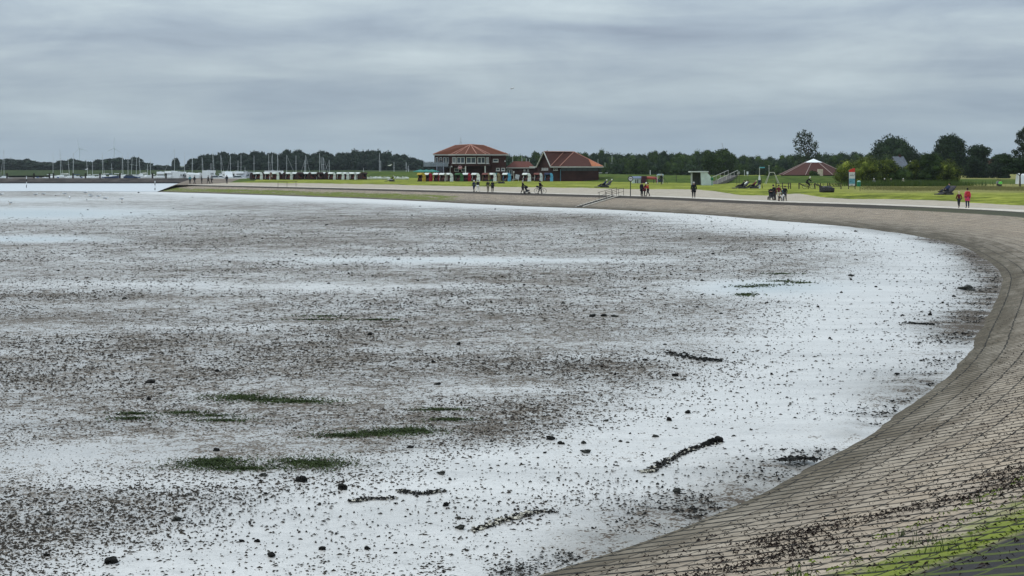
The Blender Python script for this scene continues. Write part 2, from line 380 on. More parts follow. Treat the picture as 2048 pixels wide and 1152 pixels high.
# lawn
rows = []; zn = []
for j, t in enumerate([0, .006, .012, .02, .03, .045, .07, .1, .14, .2, .3, .45, .7, 1.0]):
    xy = BT*(1-t)+O_*t
    z = 2.0+(ZB-2.0)*max(0, 1-t/.03)+.04*fbm2(xy[:, 0]*.05, xy[:, 1]*.05, 5)*(1 if 0 < j else 0)
    rows.append(np.column_stack([xy, z]))
    pxx = CX+F*xy[:, 0]/np.maximum(xy[:, 1], 30); pyy = HY+F*(H-z)/np.maximum(xy[:, 1], 30)
    dry = sstep(1660, 1740, pxx)*(1-sstep(383, 388, pyy))*sstep(100, 130, xy[:, 1])
    zn.append(np.column_stack([np.ones(nC), dry*.75]))
o = npobj('lawn', np.concatenate(rows), gridfaces(14, nC), m_lawn, True); attr(o, 'zone', np.concatenate(zn)); tag(o, kind='structure'); reg(o)
Lw = [r[-1] for r in rows]     # left rim of the lawn: a grassed edge falling to the harbour yard
rim = [(p[0], p[1], p[2]) for p in Lw]; rim2 = [(p[0]-7, p[1]-1, 1.2) for p in Lw]
o = npobj('lawn_edge', rim+rim2, gridfaces(2, len(rim)), m_dike); attr(o, 'zone', np.ones((2*len(rim), 2))*np.array([1, 0])); tag(o, kind='structure'); reg(o)
# harbour ground behind the cape, its bank to the water, and the mole
mb = MB(); hp = [(-66, 343.5), (-91, 497), (-91, 509), (60, 509), (60, 350), (-40, 330)]
mb.add([(x, y, 1.33) for x, y in hp], [tuple(range(6))]); mb.add([(-66, 343.5, 1.33), (-91, 497, 1.33), (-95, 496, -.1), (-69.5, 340.6, -.1)], [(0, 1, 2, 3)])
mb.add([(-91, 509, 1.33), (60, 509, 1.33), (60, 513, .6), (-91, 513, .6)], [(0, 1, 2, 3)])
o = mb.build('harbour_ground', m_harb); tag(o, kind='structure'); reg(o)
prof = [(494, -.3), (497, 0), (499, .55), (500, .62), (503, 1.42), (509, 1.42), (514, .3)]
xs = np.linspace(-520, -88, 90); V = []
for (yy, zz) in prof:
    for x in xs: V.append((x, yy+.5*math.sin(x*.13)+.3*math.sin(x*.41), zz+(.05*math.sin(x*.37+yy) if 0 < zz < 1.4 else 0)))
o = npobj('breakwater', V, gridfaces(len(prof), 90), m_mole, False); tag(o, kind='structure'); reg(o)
mb = MB(); mb.add([(-560, 512, .3), (60, 512, .3), (60, 690, .3), (-560, 690, .3)], [(0, 1, 2, 3)])
o = mb.build('harbour_mud', pm('harbour_mud', (.15, .125, .105), .6, .35, .08, .2)); tag(o, kind='structure'); reg(o)
mb = MB(); mb.add([(-112, 512.5, .6), (60, 512.5, .6), (60, 575, .6), (-112, 575, .6)], [(0, 1, 2, 3)])
o = mb.build('parking_yard', pm('yard_gravel', (.26, .24, .21), .9, .2, .2)); tag(o, kind='structure'); reg(o)
mb = MB(); mb.add([(-7000, 640, .1), (7000, 640, .1), (7000, 9000, .1), (-7000, 9000, .1)], [(0, 1, 2, 3)])
o = mb.build('ground', m_field); tag(o, kind='structure'); reg(o)
mb = MB(); mb.add([(-7000, 495, -.25), (-500, 495, -.25), (-500, 690, -.25), (-7000, 690, -.25)], [(0, 1, 2, 3)])
o = mb.build('far_mud', pm('harbour_mud', (.15, .125, .105))); tag(o, kind='structure')
def ridge(name, pts, wf, wb, zf, zb, m, label=None):
    A = catmull(np.array(pts, float), 12); tgn = np.gradient(A[:, :2], axis=0); tgn /= np.hypot(*tgn.T)[:, None]; n_ = np.stack([-tgn[:, 1], tgn[:, 0]], 1)
    rws = []
    for off, k in ((-wf, 0), (-wf*.5, .55), (-1.6, .97), (0, 1), (1.6, .97), (wb, 0)):
        z = A[:, 2]*k+(zf if off < 0 else zb)*(1-k)
        z = z+.05*fbm2(A[:, 0]*.1+off, A[:, 1]*.1, 9)
        rws.append(np.column_stack([A[:, :2]+n_*off, z]))
    o = npobj(name, np.concatenate(rws), gridfaces(6, len(A)), m, True)
    attr(o, 'zone', np.ones((6*len(A), 2))*np.array([1, 0])); tag(o, kind='structure'); return reg(o)
def rp(px, Y, z): return (W(px, Y), Y, z)
ridge('dike', [rp(690, 530, 1.2), rp(712, 515, 2.3), rp(745, 505, 3.35), rp(1000, 440, 3.3), rp(1200, 385, 3.25), rp(1440, 335, 3.25), rp(1700, 335, 3.15), rp(1860, 322, 2.7), rp(2048, 318, 2.6), rp(2500, 300, 2.6), rp(3600, 250, 2.6)], 20, 22, 1.9, .0, m_dike)
ridge('far_dike', [(-1400, 700, 3.1), (-700, 740, 3.1), (-250, 765, 3.05), (-100, 770, 2.9), (60, 770, 2.8), (300, 740, 2.8)], 55, 25, .9, .1, m_fdike)
# mudflat
NR, NCo = 520, 560
ys = np.geomspace(6, 496, NR); uu = np.linspace(-.75, .5, NCo)
YY, UU = np.meshgrid(ys, uu, indexing='ij'); XX = UU*YY-25*(uu < -2)+0*YY
XX = np.where(UU < 0, UU*(YY+12), UU*(YY+12))
px = CX+F*XX/YY; py = HY+F*H/YY
bx = [440, 480, 520, 560, 600, 650, 700, 750, 800, 850, 900, 950, 1000, 1100, 1400]
bX = [1330, 1660, 1760, 1690, 1560, 1480, 1430, 1400, 1260, 1150, 960, 760, 520, 150, -500]
edge = np.interp(py, bx, bX)
D = .59-.59*sstep(-190, 230, px-edge)
def blob(cx, cy, rx, ry, a): return a*np.exp(-(((px-cx)/rx)**2+((py-cy)/ry)**2))
D += blob(100, 800, 260, 40, .06)+blob(420, 690, 300, 22, .14)+blob(950, 740, 330, 22, .12)+blob(900, 650, 300, 20, .12)
D += blob(1100, 560, 300, 14, .10)+blob(600, 480, 500, 12, .15)+blob(900, 440, 500, 12, .22)+blob(1500, 480, 200, 10, .18)+blob(1650, 470, 120, 8, .1)
D += blob(60, 640, 200, 14, .15)+blob(100, 590, 180, 8, .15)+blob(1000, 870, 120, 20, .22)+blob(1250, 1010, 300, 50, .22)+blob(900, 1130, 300, 25, .2)
D += blob(250, 1060, 300, 16, .03)+blob(240, 1000, 140, 16, .06)+blob(330, 1085, 160, 12, .2)+blob(640, 845, 300, 18, .05)
D -= blob(100, 915, 300, 26, .30)+blob(350, 960, 300, 14, .3)+blob(250, 570, 350, 8, .28)+blob(700, 575, 260, 8, .22)+blob(420, 655, 150, 6, .2)
D -= blob(900, 520, 400, 7, .22)+blob(1000, 780, 160, 8, .25)+blob(1520, 575, 180, 16, .4)+blob(1000, 920, 300, 25, .2)+blob(650, 800, 80, 5, .2)
D -= blob(400, 835, 220, 6, .15)+blob(860, 400, 700, 4.5, .25)+blob(480, 392, 300, 4, .2)
pool = np.clip(blob(60, 427, 260, 12, 1.1)+blob(60, 478, 160, 7, .9)+blob(40, 400, 140, 5, .5)+blob(1540, 575, 130, 14, .9)+blob(900, 521, 300, 5, .5), 0, 1)
D -= pool*.6
# crumbly rim of debris along the foot of the sea wall
dmin = np.full(px.shape, 99.0)
Sn = S_[::2]
for q in Sn: dmin = np.minimum(dmin, np.hypot(XX-q[0], YY-q[1]))
pat = np.clip(.55+.55*fbm2(XX*.55, YY*.45, 12, 3), 0, 1)
Dcast = np.clip(D, .02, 1)
D = np.maximum(D, .10)
D += .50*np.exp(-(dmin/(.5+.9*pat))**2)*(YY < 125)*(.35+.65*pat)+.07*np.exp(-(dmin/6)**2)*(YY < 115)
D -= .10*sstep(880, 960, py)
D -= .55*np.exp(-((dmin-2)/9)**2)*sstep(150, 240, YY)
Bv = np.exp(-(dmin/(.5+1.1*pat+.5*sstep(60, 80, YY)))**2)*(YY < 150)*(.5+.5*sstep(.3, .7, pat))
D += .42*np.exp(-(dmin/1.7)**2)*sstep(45, 62, YY)*(1-sstep(125, 155, YY))
Z = .012*fbm2(XX*.35, YY*.35, 2, 5)+np.exp(-(dmin/1.3)**2)*(.0+.085*fbm2(XX*1.5, YY*1.2, 17, 4))*(1-.8*sstep(40, 75, YY))*(YY < 190)
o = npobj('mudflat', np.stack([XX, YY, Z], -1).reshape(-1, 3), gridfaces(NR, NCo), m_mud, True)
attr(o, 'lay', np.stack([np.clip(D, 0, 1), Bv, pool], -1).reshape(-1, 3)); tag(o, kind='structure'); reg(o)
# water of the channel at low tide
mw, b = newmat('channel_water'); g = N('ShaderNodeNewGeometry')
setin(b, 'Base Color', (.52, .54, .56, 1)); setin(b, 'Roughness', .25); setin(b, 'Normal', bump(noise(vmul(g.outputs['Position'], (.3, 1, 1)), 1.6, 4, .6), .5, .05))
tp = [(-70, 343), (-74, 366)]; mb = MB()
low = [(-420, 330), (-330, 338), (-260, 346), (-200, 340), (-150, 347), (-115, 342), (-95, 349), (-80, 345), (-69, 341.5)]
hi = [(-92, 499), (-300, 499), (-620, 499)]
mb.add([(x, y, .035) for x, y in low+hi], [tuple(range(len(low+hi)))]); o = mb.build('water', mw); tag(o, kind='structure')
BV = []
bpy.context.view_layer.update()
for o in TERR:
    me = o.data; vs = [v.co[:] for v in me.vertices]; fs = [tuple(p.vertices) for p in me.polygons]; BV.append((o.name, BVHTree.FromPolygons(vs, fs)))
def ground(x, y):
    z = -9
    for nm, t in BV:
        h = t.ray_cast(Vector((x, y, 60)), Vector((0, 0, -1)))
        if h[0] is not None: z = max(z, h[0].z)
    return z if z > -9 else 0.0
def foot(px, py):
    """ground point seen at this pixel of the photograph"""
    d = Vector(((px-CX)/F, 1, -(py-HY)/F)); best = None
    for nm, t in BV:
        h = t.ray_cast(Vector((0, 0, H)), d)
        if h[0] is not None and (best is None or h[3] < best[3]): best = h
    return best[0]
def gp(px, Y): x = W(px, Y); return Vector((x, Y, ground(x, Y)))
# ================================================================== buildings
white = pm('white_paint', (.56, .56, .54), .5, .06); dark = pm('dark_interior', (.018, .018, .02), .6, .2)
m_glass, b = newmat('window_glass'); setin(b, 'Base Color', (.05, .065, .075, 1)); setin(b, 'Roughness', .08)
m_steel = pm('galvanised_steel', (.42, .43, .44), .4, .1, 5, 0, .8); m_black = pm('black_paint', (.02, .02, .022), .5, .2)
def mat_brick(name, c1, c2, mortar):
    m, b = newmat(name); t = N('ShaderNodeTexCoord')
    sp = N('ShaderNodeSeparateXYZ'); nt.links.new(t.outputs['Object'], sp.inputs[0]); cb = N('ShaderNodeCombineXYZ')
    nt.links.new(M_('ADD', sp.outputs[0], M_('MULTIPLY', sp.outputs[1], .8)), cb.inputs[0]); nt.links.new(sp.outputs[2], cb.inputs[1])
    bt = N('ShaderNodeTexBrick'); setin(bt, 'Vector', cb.outputs[0]); setin(bt, 'Scale', 1.0); setin(bt, 'Brick Width', .24); setin(bt, 'Row Height', .075); setin(bt, 'Mortar Size', .008)
    setin(bt, 'Color1', c1+(1,)); setin(bt, 'Color2', c2+(1,)); setin(bt, 'Mortar', mortar+(1,))
    c = mixc(1.0, bt.outputs['Color'], ramp(noise(t.outputs['Object'], .5, 5, .6), [(.3, .65), (.7, 1.25)]), 'MULTIPLY')
    setin(b, 'Base Color', c); setin(b, 'Roughness', .85); setin(b, 'Specular IOR Level', .1); return m
def mat_tiles(name, c1, c2, rows=.33):
    m, b = newmat(name); t = N('ShaderNodeTexCoord'); sp = N('ShaderNodeSeparateXYZ'); nt.links.new(t.outputs['Object'], sp.inputs[0])
    w = M_('FRACT', M_('MULTIPLY', sp.outputs[2], 1/(rows*.5))); w2 = M_('FRACT', M_('MULTIPLY', sp.outputs[0], 1/.3))
    n_ = noise(t.outputs['Object'], 1.2, 5, .65); c = mixc(n_, c1+(1,), c2+(1,))
    c = mixc(1.0, c, ramp(w, [(0, .55), (.2, 1.0), (1, 1.0)]), 'MULTIPLY'); c = mixc(1.0, c, ramp(w2, [(0, .75), (.3, 1.05), (1, 1.0)]), 'MULTIPLY')
    setin(b, 'Base Color', c); setin(b, 'Roughness', .8); setin(b, 'Specular IOR Level', .12); setin(b, 'Normal', bump(w, .5, .05)); return m
m_brick = mat_brick('dark_brick', (.048, .019, .016), (.075, .029, .024), (.034, .025, .023))
m_brick2 = mat_brick('red_brick', (.038, .016, .014), (.062, .025, .020), (.03, .022, .02))
m_tile = mat_tiles('red_roof_tiles', (.088, .029, .016), (.155, .050, .026)); m_tile2 = mat_tiles('dark_roof_tiles', (.10, .037, .03), (.17, .058, .042)); m_tile3 = mat_tiles('new_orange_tiles', (.34, .12, .06), (.48, .18, .09))
m_tile4 = mat_tiles('brown_roof_tiles', (.055, .020, .015), (.095, .034, .024))
m_ridge = pm('ridge_tiles', (.40, .20, .15), .7, .2); m_fascia = pm('fascia_white', (.42, .41, .38), .6, .08)
def quadmesh(name, pts, faces, m, parent, thick=0.0):
    mb = MB(); mb.add(pts, faces); o = mb.build(name, m, parent); return o
def window(parent, x, y, z, w, h, nx=2, ang=0, frame=.11, sill=True):
    """x,y,z centre of the opening on the wall plane; ang turns the outward normal from -Y"""
    e = MB(); d = .10
    for sx in (-1, 1): e.box((sx*(w/2-frame/2), 0, 0), (frame, d, h))
    e.box((0, 0, h/2-frame/2), (w-2*frame, d, frame)); e.box((0, 0, -h/2+frame/2), (w-2*frame, d, frame))
    for k in range(1, nx): e.box((-w/2+w*k/nx, -.005, 0), (frame*1.15, d, h-2*frame))
    f = e.build('window', white, parent, (x, y, z)); f.rotation_euler = (0, 0, ang)
    g = MB(); g.box((0, .02, 0), (w-2*frame+.01, .03, h-2*frame+.01)); g.build('pane', m_glass, f)
    if sill: g = MB(); g.box((0, -.06, -h/2-.04), (w+.16, .22, .07)); g.build('sill', white, f)
    return f
# ---- restaurant
RY = 359.0; u0 = W(940, 355)
q = .1014
bld = thing('restaurant', (u0, RY, 2.0), 'two-storey dark brick restaurant with red tiled hip roof and round bay front', 'building')
def U(px): return (px-940)*q
EV = 5.45; RZ = 7.35; FL = 3.05   # eaves, ridge, underside of the upper storey (above base)
bay = [(U(px_), -v) for px_, v in ((897, 0), (904, 1.9), (912, 3.0), (931, 4.1), (953.5, 4.1), (971, 2.9), (978, 1.6), (981.5, 0))]
mb = MB(); poly = [(U(867), 0)]+bay+[(U(1011.5), 0), (U(1011.5), 9), (U(867), 9)]
mb.prism(poly, 'z', FL, EV)
mb.prism([(U(867)+.0, .35), (U(1011.5), .35), (U(1011.5), 9), (U(867), 9)], 'z', -.3, FL-.003); mb.prism([(U(900), -.4), (U(978), -.4), (U(978), .34), (U(900), .34)], 'z', -.3, FL-.003)
mb.prism([(U(982.5), .0), (U(1011.5), .0), (U(1011.5), .348), (U(982.5), .348)], 'z', -.3, FL-.003)
mb.build('wall', m_brick, bld)
# roof: hip roof with a half-round faceted front
mb = MB(); ex = [(U(864.5), -.5, EV)]; ce = [(U(896), -.5)]
eb = [(U(px_), -v-.5, EV) for px_, v in ((895, 0), (902, 2.1), (911, 3.2), (931, 4.4), (953.5, 4.4), (972, 3.2), (979.5, 1.8), (983, 0))]
A = (U(907.5), 4.2, RZ-.05); Bp = (U(966), 4.2, RZ-.05); T = (U(939.5), 2.2, RZ+.12)
FLc = (U(864.5), -.5, EV); FR = (U(1016), -.5, EV); BR = (U(1016), 9.5, EV); BL = (U(864.5), 9.5, EV)
vs = [FLc]+eb+[FR, BR, BL, A, Bp, T]; nE = len(eb); iA, iB, iT = nE+4, nE+5, nE+6
fs = [(0, 1, iT, iA)]+[(1+k, 2+k, iT) for k in range(nE-1)]+[(nE, nE+1, iB, iT)]+[(nE+1, nE+2, iB), (nE+2, nE+3, iA, iB), (nE+3, 0, iA), (iA, iT, iB)]
mb.add(vs, fs); lo = [(x, y, z-.12) for x, y, z in vs[:nE+4]]
mb.add(lo, [tuple(range(nE+4))]); rf = mb.build('roof', m_tile, bld)
rm = MB()
for k in range(1, nE-1): rm.tube((eb[k][0], eb[k][1], eb[k][2]+.03), (T[0], T[1], T[2]+.03), .085, .085, 6)
for a_, b_ in ((FLc, A), (FR, Bp), (A, T), (T, Bp)): rm.tube((a_[0], a_[1], a_[2]+.04), (b_[0], b_[1], b_[2]+.04), .08, .08, 6)
rm.build('ridge_tiles', m_ridge, rf)
g = MB(); pts = [FLc]+eb+[FR]
for a_, b_ in zip(pts, pts[1:]+[BR]):
    d_ = Vector(b_)-Vector(a_); g.box(((a_[0]+b_[0])/2, (a_[1]+b_[1])/2, EV-.13), (d_.length, .09, .22), math.atan2(d_.y, d_.x))
g.build('gutter', m_fascia, bld)
wz = (330-320.5)*q+H-2.0
for k, (pa, pb, n_) in enumerate(((1, 2, 2), (2, 3, 2), (3, 4, 2), (4, 5, 2))):
    a_, b_ = bay[pa], bay[pb]; mx_, my_ = (a_[0]+b_[0])/2, (a_[1]+b_[1])/2; L = math.hypot(b_[0]-a_[0], b_[1]-a_[1]); an = math.atan2(b_[1]-a_[1], b_[0]-a_[0])
    nx_, ny_ = math.sin(an), -math.cos(an); window(bld, mx_+nx_*.03, my_+ny_*.03, wz, L*.86, 1.25, n_, an)
a_, b_ = bay[5], bay[6]; an = math.atan2(b_[1]-a_[1], b_[0]-a_[0]); window(bld, (a_[0]+b_[0])/2+math.sin(an)*.03, (a_[1]+b_[1])/2-math.cos(an)*.03, wz-.03, 1.0, 1.3, 2, an)
for px_ in (872, 880, 887.5, 894): window(bld, U(px_), -.03, wz+.02, .52, 1.2, 1, frame=.09)
window(bld, U(991), -.03, (330-320.8)*q+H-2, 1.1, .62, 1)
for px_ in (995.5, 1006): window(bld, U(px_), -.03, 2.35, .75, .6, 1)
for px_ in (912, 926): window(bld, U(px_), -.43, 2.25, .95, .75, 1, sill=False)
for px_, v_ in ((931, -3.9), (970, -2.7), (899.5, -.2)): p = MB(); p.tube((U(px_), v_, -.2), (U(px_), v_, FL), .13, .13, 10); p.build('post', white, bld)
# round sign: red disc, white ring, white wave of lettering with a dark heart
sg = MB(); cz = (330-335)*q+H-2; sx_, sy_ = U(920), -3.68
an = math.atan2(bay[3][1]-bay[2][1], bay[3][0]-bay[2][0])
def disc(mb, rx, rz, y0, y1, n=28): mb.prism([(rx*math.cos(2*math.pi*k/n), rz*math.sin(2*math.pi*k/n)) for k in range(n)], 'y', y0, y1)
disc(sg, .52, .36, -.05, .05); sgo = sg.build('sign', pm('sign_red', (.30, .03, .05), .5, .1), bld, (sx_, sy_, cz)); sgo.rotation_euler = (0, 0, an)
w_ = MB()
for k in range(28):
    t0, t1 = 2*math.pi*k/28, 2*math.pi*(k+1)/28; w_.tube((.48*math.cos(t0), -.06, .33*math.sin(t0)), (.48*math.cos(t1), -.06, .33*math.sin(t1)), .03, .03, 5)
for x_ in (-.33, -.17, .0, .17, .33): w_.box((x_, -.065, .02), (.07, .03, .2+.05*math.cos(x_*9)))
w_.box((0, -.066, -.06), (.55, .02, .045)); w_.build('sign_lettering', pm('sign_white', (.72, .62, .62), .5, .05), sgo)
l_ = MB(); l_.ell((0, 0, 0), (.12, .08, .16)); l_.build('wall_lamp', white, bld, (U(903), -2.4, cz+.2)); l_ = MB(); l_.ell((0, 0, 0), (.12, .08, .16)); l_.build('wall_lamp', white, bld, (U(1010), -.12, wz-.2))
# balcony with railing and stair
bm_ = MB(); bz = (330-334)*q+H-2
bm_.box(((U(846)+U(897))/2, -1.3, bz-.12), (U(897)-U(846), 2.6, .22)); bm_.build('balcony', m_black, bld)
r_ = MB()
for k in range(9): x_ = U(846)+.06+k*(U(896)-U(846)-.1)/8; r_.box((x_, -2.5, bz+.52), (.06, .06, 1.0))
r_.box(((U(846)+U(896))/2, -2.5, bz+1.03), (U(896)-U(846), .08, .06)); r_.box(((U(846)+U(896))/2, -2.48, bz+.5), (U(896)-U(846), .025, .82))
r_.build('railing', pm('grey_railing', (.22, .24, .27), .6, .15), bld)
for px_ in (848, 862, 876, 893): c_ = MB(); c_.box((U(px_), -2.3, (bz-.3)/2-.1), (.14, .14, bz+.1)); c_.build('balcony_post', m_black, bld)
st_ = MB()
for k in range(13): st_.box((U(880)+.02*k, -3.2-k*.26+.2, bz-.12-k*.185), (1.3, .30, .05))
st_.box((U(874), -4.6, bz/2+.1), (.06, .06, .06)); st_.tube((U(873.5), -2.9, bz), (U(873.5), -6.1, .35), .06); st_.tube((U(886.5), -2.9, bz), (U(888.5), -6.1, .35), .06)
st_.tube((U(873.5), -2.9, bz+.95), (U(873.5), -6.1, 1.2), .04); st_.tube((U(886.5), -2.9, bz+.95), (U(888.5), -6.1, 1.2), .04); st_.build('outside_stair', pm('stair_metal', (.16, .18, .22), .5, .2), bld)
# lattice mast on the roof
mst = MB(); mp = (U(919.5), 4.2, RZ-.1)
mst.tube(mp, (mp[0], mp[1], mp[2]+1.75), .045, .03); mst.tube((mp[0]-.5, mp[1], mp[2]), (mp[0], mp[1], mp[2]+1.0), .03); mst.tube((mp[0]+.35, mp[1]-.3, mp[2]-.05), (mp[0], mp[1], mp[2]+1.0), .03); mst.tube((mp[0]-.18, mp[1], mp[2]+1.35), (mp[0]+.05, mp[1], mp[2]+1.35), .04)
mst.build('antenna', m_steel, bld)
# ---- low connecting house
lw = thing('service_house', (W(1046, 362), 362, 2.0), 'low dark brick house with red roof between the restaurant and the gabled house', 'building')
def U2(px): return (px-1046)*.1034
e2 = (330-335)*.1034+H-2
mb = MB(); mb.box((0.2, 3, e2/2-.1), (U2(1068)-U2(1013), 6, e2+.2)); mb.build('wall', m_brick, lw)
mb = MB(); L0, R0 = U2(1011.5), U2(1070); tz = (330-322.5)*.1034+H-2
vs = [(L0, -.5, e2), (R0, -.5, e2), (R0, 6.5, e2), (L0, 6.5, e2), (U2(1027), 3, tz), (U2(1058), 3, tz)]
mb.add(vs, [(0, 1, 5, 4), (1, 2, 5), (2, 3, 4, 5), (3, 0, 4)]); mb.add([(x, y, z-.1) for x, y, z in vs[:4]], [(0, 1, 2, 3)]); mb.build('roof', m_tile2, lw)
mb = MB(); mb.box(((L0+R0)/2, -.55, e2-.08), (R0-L0, .08, .2)); mb.build('gutter', m_fascia, lw)
window(lw, U2(1019), -.03+.0, e2-1.0, 1.15, 1.1, 2); window(lw, U2(1049), -.03, e2-.55, .36, .4, 1); window(lw, U2(1056), -.03, e2-.55, .36, .4, 1)
for px_ in (1044, 1053):
    mb = MB(); mb.tube((0, 0, 0), (0, 0, .7), .1, .1); mb.build('vent_pipe', m_steel, lw, (U2(px_), 3, tz-.1))
# ---- gabled house with hip roof
gh = thing('gabled_house', (W(1140, 345), 345, 2.0), 'dark red brick house with gable left and hip roof with a patch of orange tiles', 'building')
def GP(px, py, Y): return ((px-CX)/F*Y-W(1140, 345), Y-345, H-(py-HY)/F*Y-2.0)
ez = H-(333-HY)/F*345-2.0
def E(px, Y): return ((px-CX)/F*Y-W(1140, 345), Y-345, ez)
Lg, Rg, Gx = E(1073, 350), E(1100.5, 344.5), GP(1087.5, 303.2, 347)
K_, A_ = GP(1128, 303.6, 352), GP(1148, 303.8, 353.5)
E2, E1, B1, B0 = E(1119, 345.2), E(1206.5, 345.2), E(1206, 363), E(1080, 363)
Rb = GP(1146, 304, 355)
vs = [Lg, Rg, Gx, K_, A_, E2, E1, B1, B0]
mb = MB(); mb.add(vs, [(1, 3, 2), (1, 5, 4, 3)]); mb.add([A_, E2, E1], [(0, 1, 2)]); mb.add([A_, E1, B1], [(0, 1, 2)]); mb.add([A_, B1, B0, Gx, K_], [(0, 1, 2, 3), (0, 3, 4)]); mb.add([Lg, Gx, B0], [(0, 1, 2)])
rf = mb.build('roof', m_tile4, gh, recalc=False)
mb = MB()
def lerp(a, b, t): return tuple(a[i]*(1-t)+b[i]*t for i in range(3))
pA = lerp(A_, E1, .50); pB = lerp(E2, E1, .74); off = (0, -.05, .05)
mb.add([tuple(p_[i]+off[i] for i in range(3)) for p_ in (pA, pB, E1)], [(0, 1, 2)]); mb.build('roof_patch', m_tile3, rf)
mb = MB()
for a_, b_ in ((Gx, A_), (A_, E1), (A_, E2), (K_, Rg)): mb.tube((a_[0], a_[1]-.03, a_[2]+.04), (b_[0], b_[1]-.03, b_[2]+.04), .075, .075, 6)
mb.build('ridge_tiles', m_ridge, rf)
mb = MB()
for a_, b_ in ((Lg, Gx), (Gx, Rg)): mb.tube((a_[0], a_[1]-.25, a_[2]-.03), (b_[0], b_[1]-.25, b_[2]-.03), .13, .13, 4)
for a_, b_ in ((Rg, E2), (E2, E1), (E1, B1)):
    d_ = Vector(b_)-Vector(a_); mb.box(((a_[0]+b_[0])/2, (a_[1]+b_[1])/2, ez-.1), (d_.length+.1, .1, .22), math.atan2(d_.y, d_.x))
a_, b_ = E(1059, 352), Lg; d_ = Vector(b_)-Vector(a_); mb.box(((a_[0]+b_[0])/2, (a_[1]+b_[1])/2, ez-.1), (d_.length, .1, .22), math.atan2(d_.y, d_.x))
mb.build('bargeboard', m_fascia, gh)
mb = MB(); wl = [E(1075, 350.6), E(1099.5, 345.4), E(1121, 346.2), E(1197.5, 346.2), E(1196, 362), E(1083, 362)]
mb.prism([(p_[0], p_[1]) for p_ in wl], 'z', -.3, ez-.13); mb.add([(wl[0][0], wl[0][1], ez-.13), (wl[1][0], wl[1][1], ez-.13), (Gx[0], Gx[1]+.9, Gx[2]-.15)], [(0, 1, 2)]); mb.build('wall', m_brick2, gh)
an = math.atan2(wl[1][1]-wl[0][1], wl[1][0]-wl[0][0])
def onw(t, z, n_=.04): a_, b_ = wl[0], wl[1]; return (a_[0]*(1-t)+b_[0]*t+math.sin(an)*n_, a_[1]*(1-t)+b_[1]*t-math.cos(an)*n_, z)
for t_ in (.42, .56, .70, .84): x_, y_, z_ = onw(t_, ez-.5); window(gh, x_, y_, z_, .42, .42, 1, an, .07)
x_, y_, z_ = onw(.52, ez+1.25, -.6); window(gh, x_, y_, z_, .5, 1.0, 1, an, .08)
mb = MB(); mb.box(((wl[2][0]+wl[3][0])/2, wl[2][1]-.02, ez-.55), (wl[3][0]-wl[2][0]-.1, .05, .62)); mb.build('window_band', m_glass, gh)
mb = MB(); L_ = wl[3][0]-wl[2][0]-.2
for k in range(8): mb.box((wl[2][0]+.1+k*L_/7, wl[2][1]-.055, ez-.55), (.07, .06, .66))
mb.box((wl[2][0]+.1+L_/2, wl[2][1]-.05, ez-.23), (L_, .04, .06)); mb.build('window_band_frame', m_black, gh)
for px_ in (1109, 1114): window(gh, (wl[1][0]+wl[2][0])/2+(px_-1111)*.1, (wl[1][1]+wl[2][1])/2-.05, ez-.55, .38, .4, 1, .35, .06)
mb = MB(); mb.box((wl[2][0], wl[2][1]-.05, 1.2), (.12, .12, 2.4)); mb.build('drainpipe', pm('blue_drain', (.10, .20, .27), .5, .1), gh)
# ---- round low hall with big tent roof
hall = thing('domed_hall', (W(1627, 420), 420, 2.2), 'low hall with huge pyramid roof of red tiles and white glass peak behind the dike', 'building')
hq = .12; n8 = 8; ang0 = R(22.5)
mb = MB(); rB, rT, zB, zT = 7.9*1.07, 2.0, .3, (330-324.5)*hq+H-2.2
ri = [(rB*math.cos(ang0+k*math.pi/4), rB*math.sin(ang0+k*math.pi/4)) for k in range(8)]; ro = [(rT*math.cos(ang0+k*math.pi/4), rT*math.sin(ang0+k*math.pi/4)) for k in range(8)]
mb.add([(x, y, zB+.4) for x, y in ri]+[(x, y, zT) for x, y in ro], [(k, (k+1) % 8, 8+(k+1) % 8, 8+k) for k in range(8)]+[tuple(range(8))]); rf = mb.build('roof', mat_tiles('hall_roof_tiles', (.060, .025, .020), (.095, .038, .030)), hall)
mb = MB()
for k in range(8): mb.tube((ri[k][0], ri[k][1], zB+.45), (ro[k][0], ro[k][1], zT+.04), .07, .07, 6)
mb.build('ridge_tiles', pm('pale_ridge', (.36, .28, .25), .7, .1), rf)
mb = MB(); r2 = [(2.25*math.cos(ang0+k*math.pi/4), 2.25*math.sin(ang0+k*math.pi/4)) for k in range(8)]
mb.add([(x, y, zT-.05) for x, y in r2]+[(0, 0, zT+.85)], [(k, (k+1) % 8, 8) for k in range(8)]+[tuple(range(8))]); mb.build('skylight', pm('white_skylight', (.80, .82, .84), .3, .04), rf)
mb = MB(); mb.prism([(x*.94, y*.94) for x, y in ri], 'z', -1.2, zB+.39); mb.build('wall', m_brick2, hall)
mb = MB(); mb.box((W(1640, 412)-W(1627, 420), -8.2, .9), (1.1, 1.4, 2.4)); mb.build('chimney', pm('beige_render', (.42, .36, .30), .8, .1), hall)
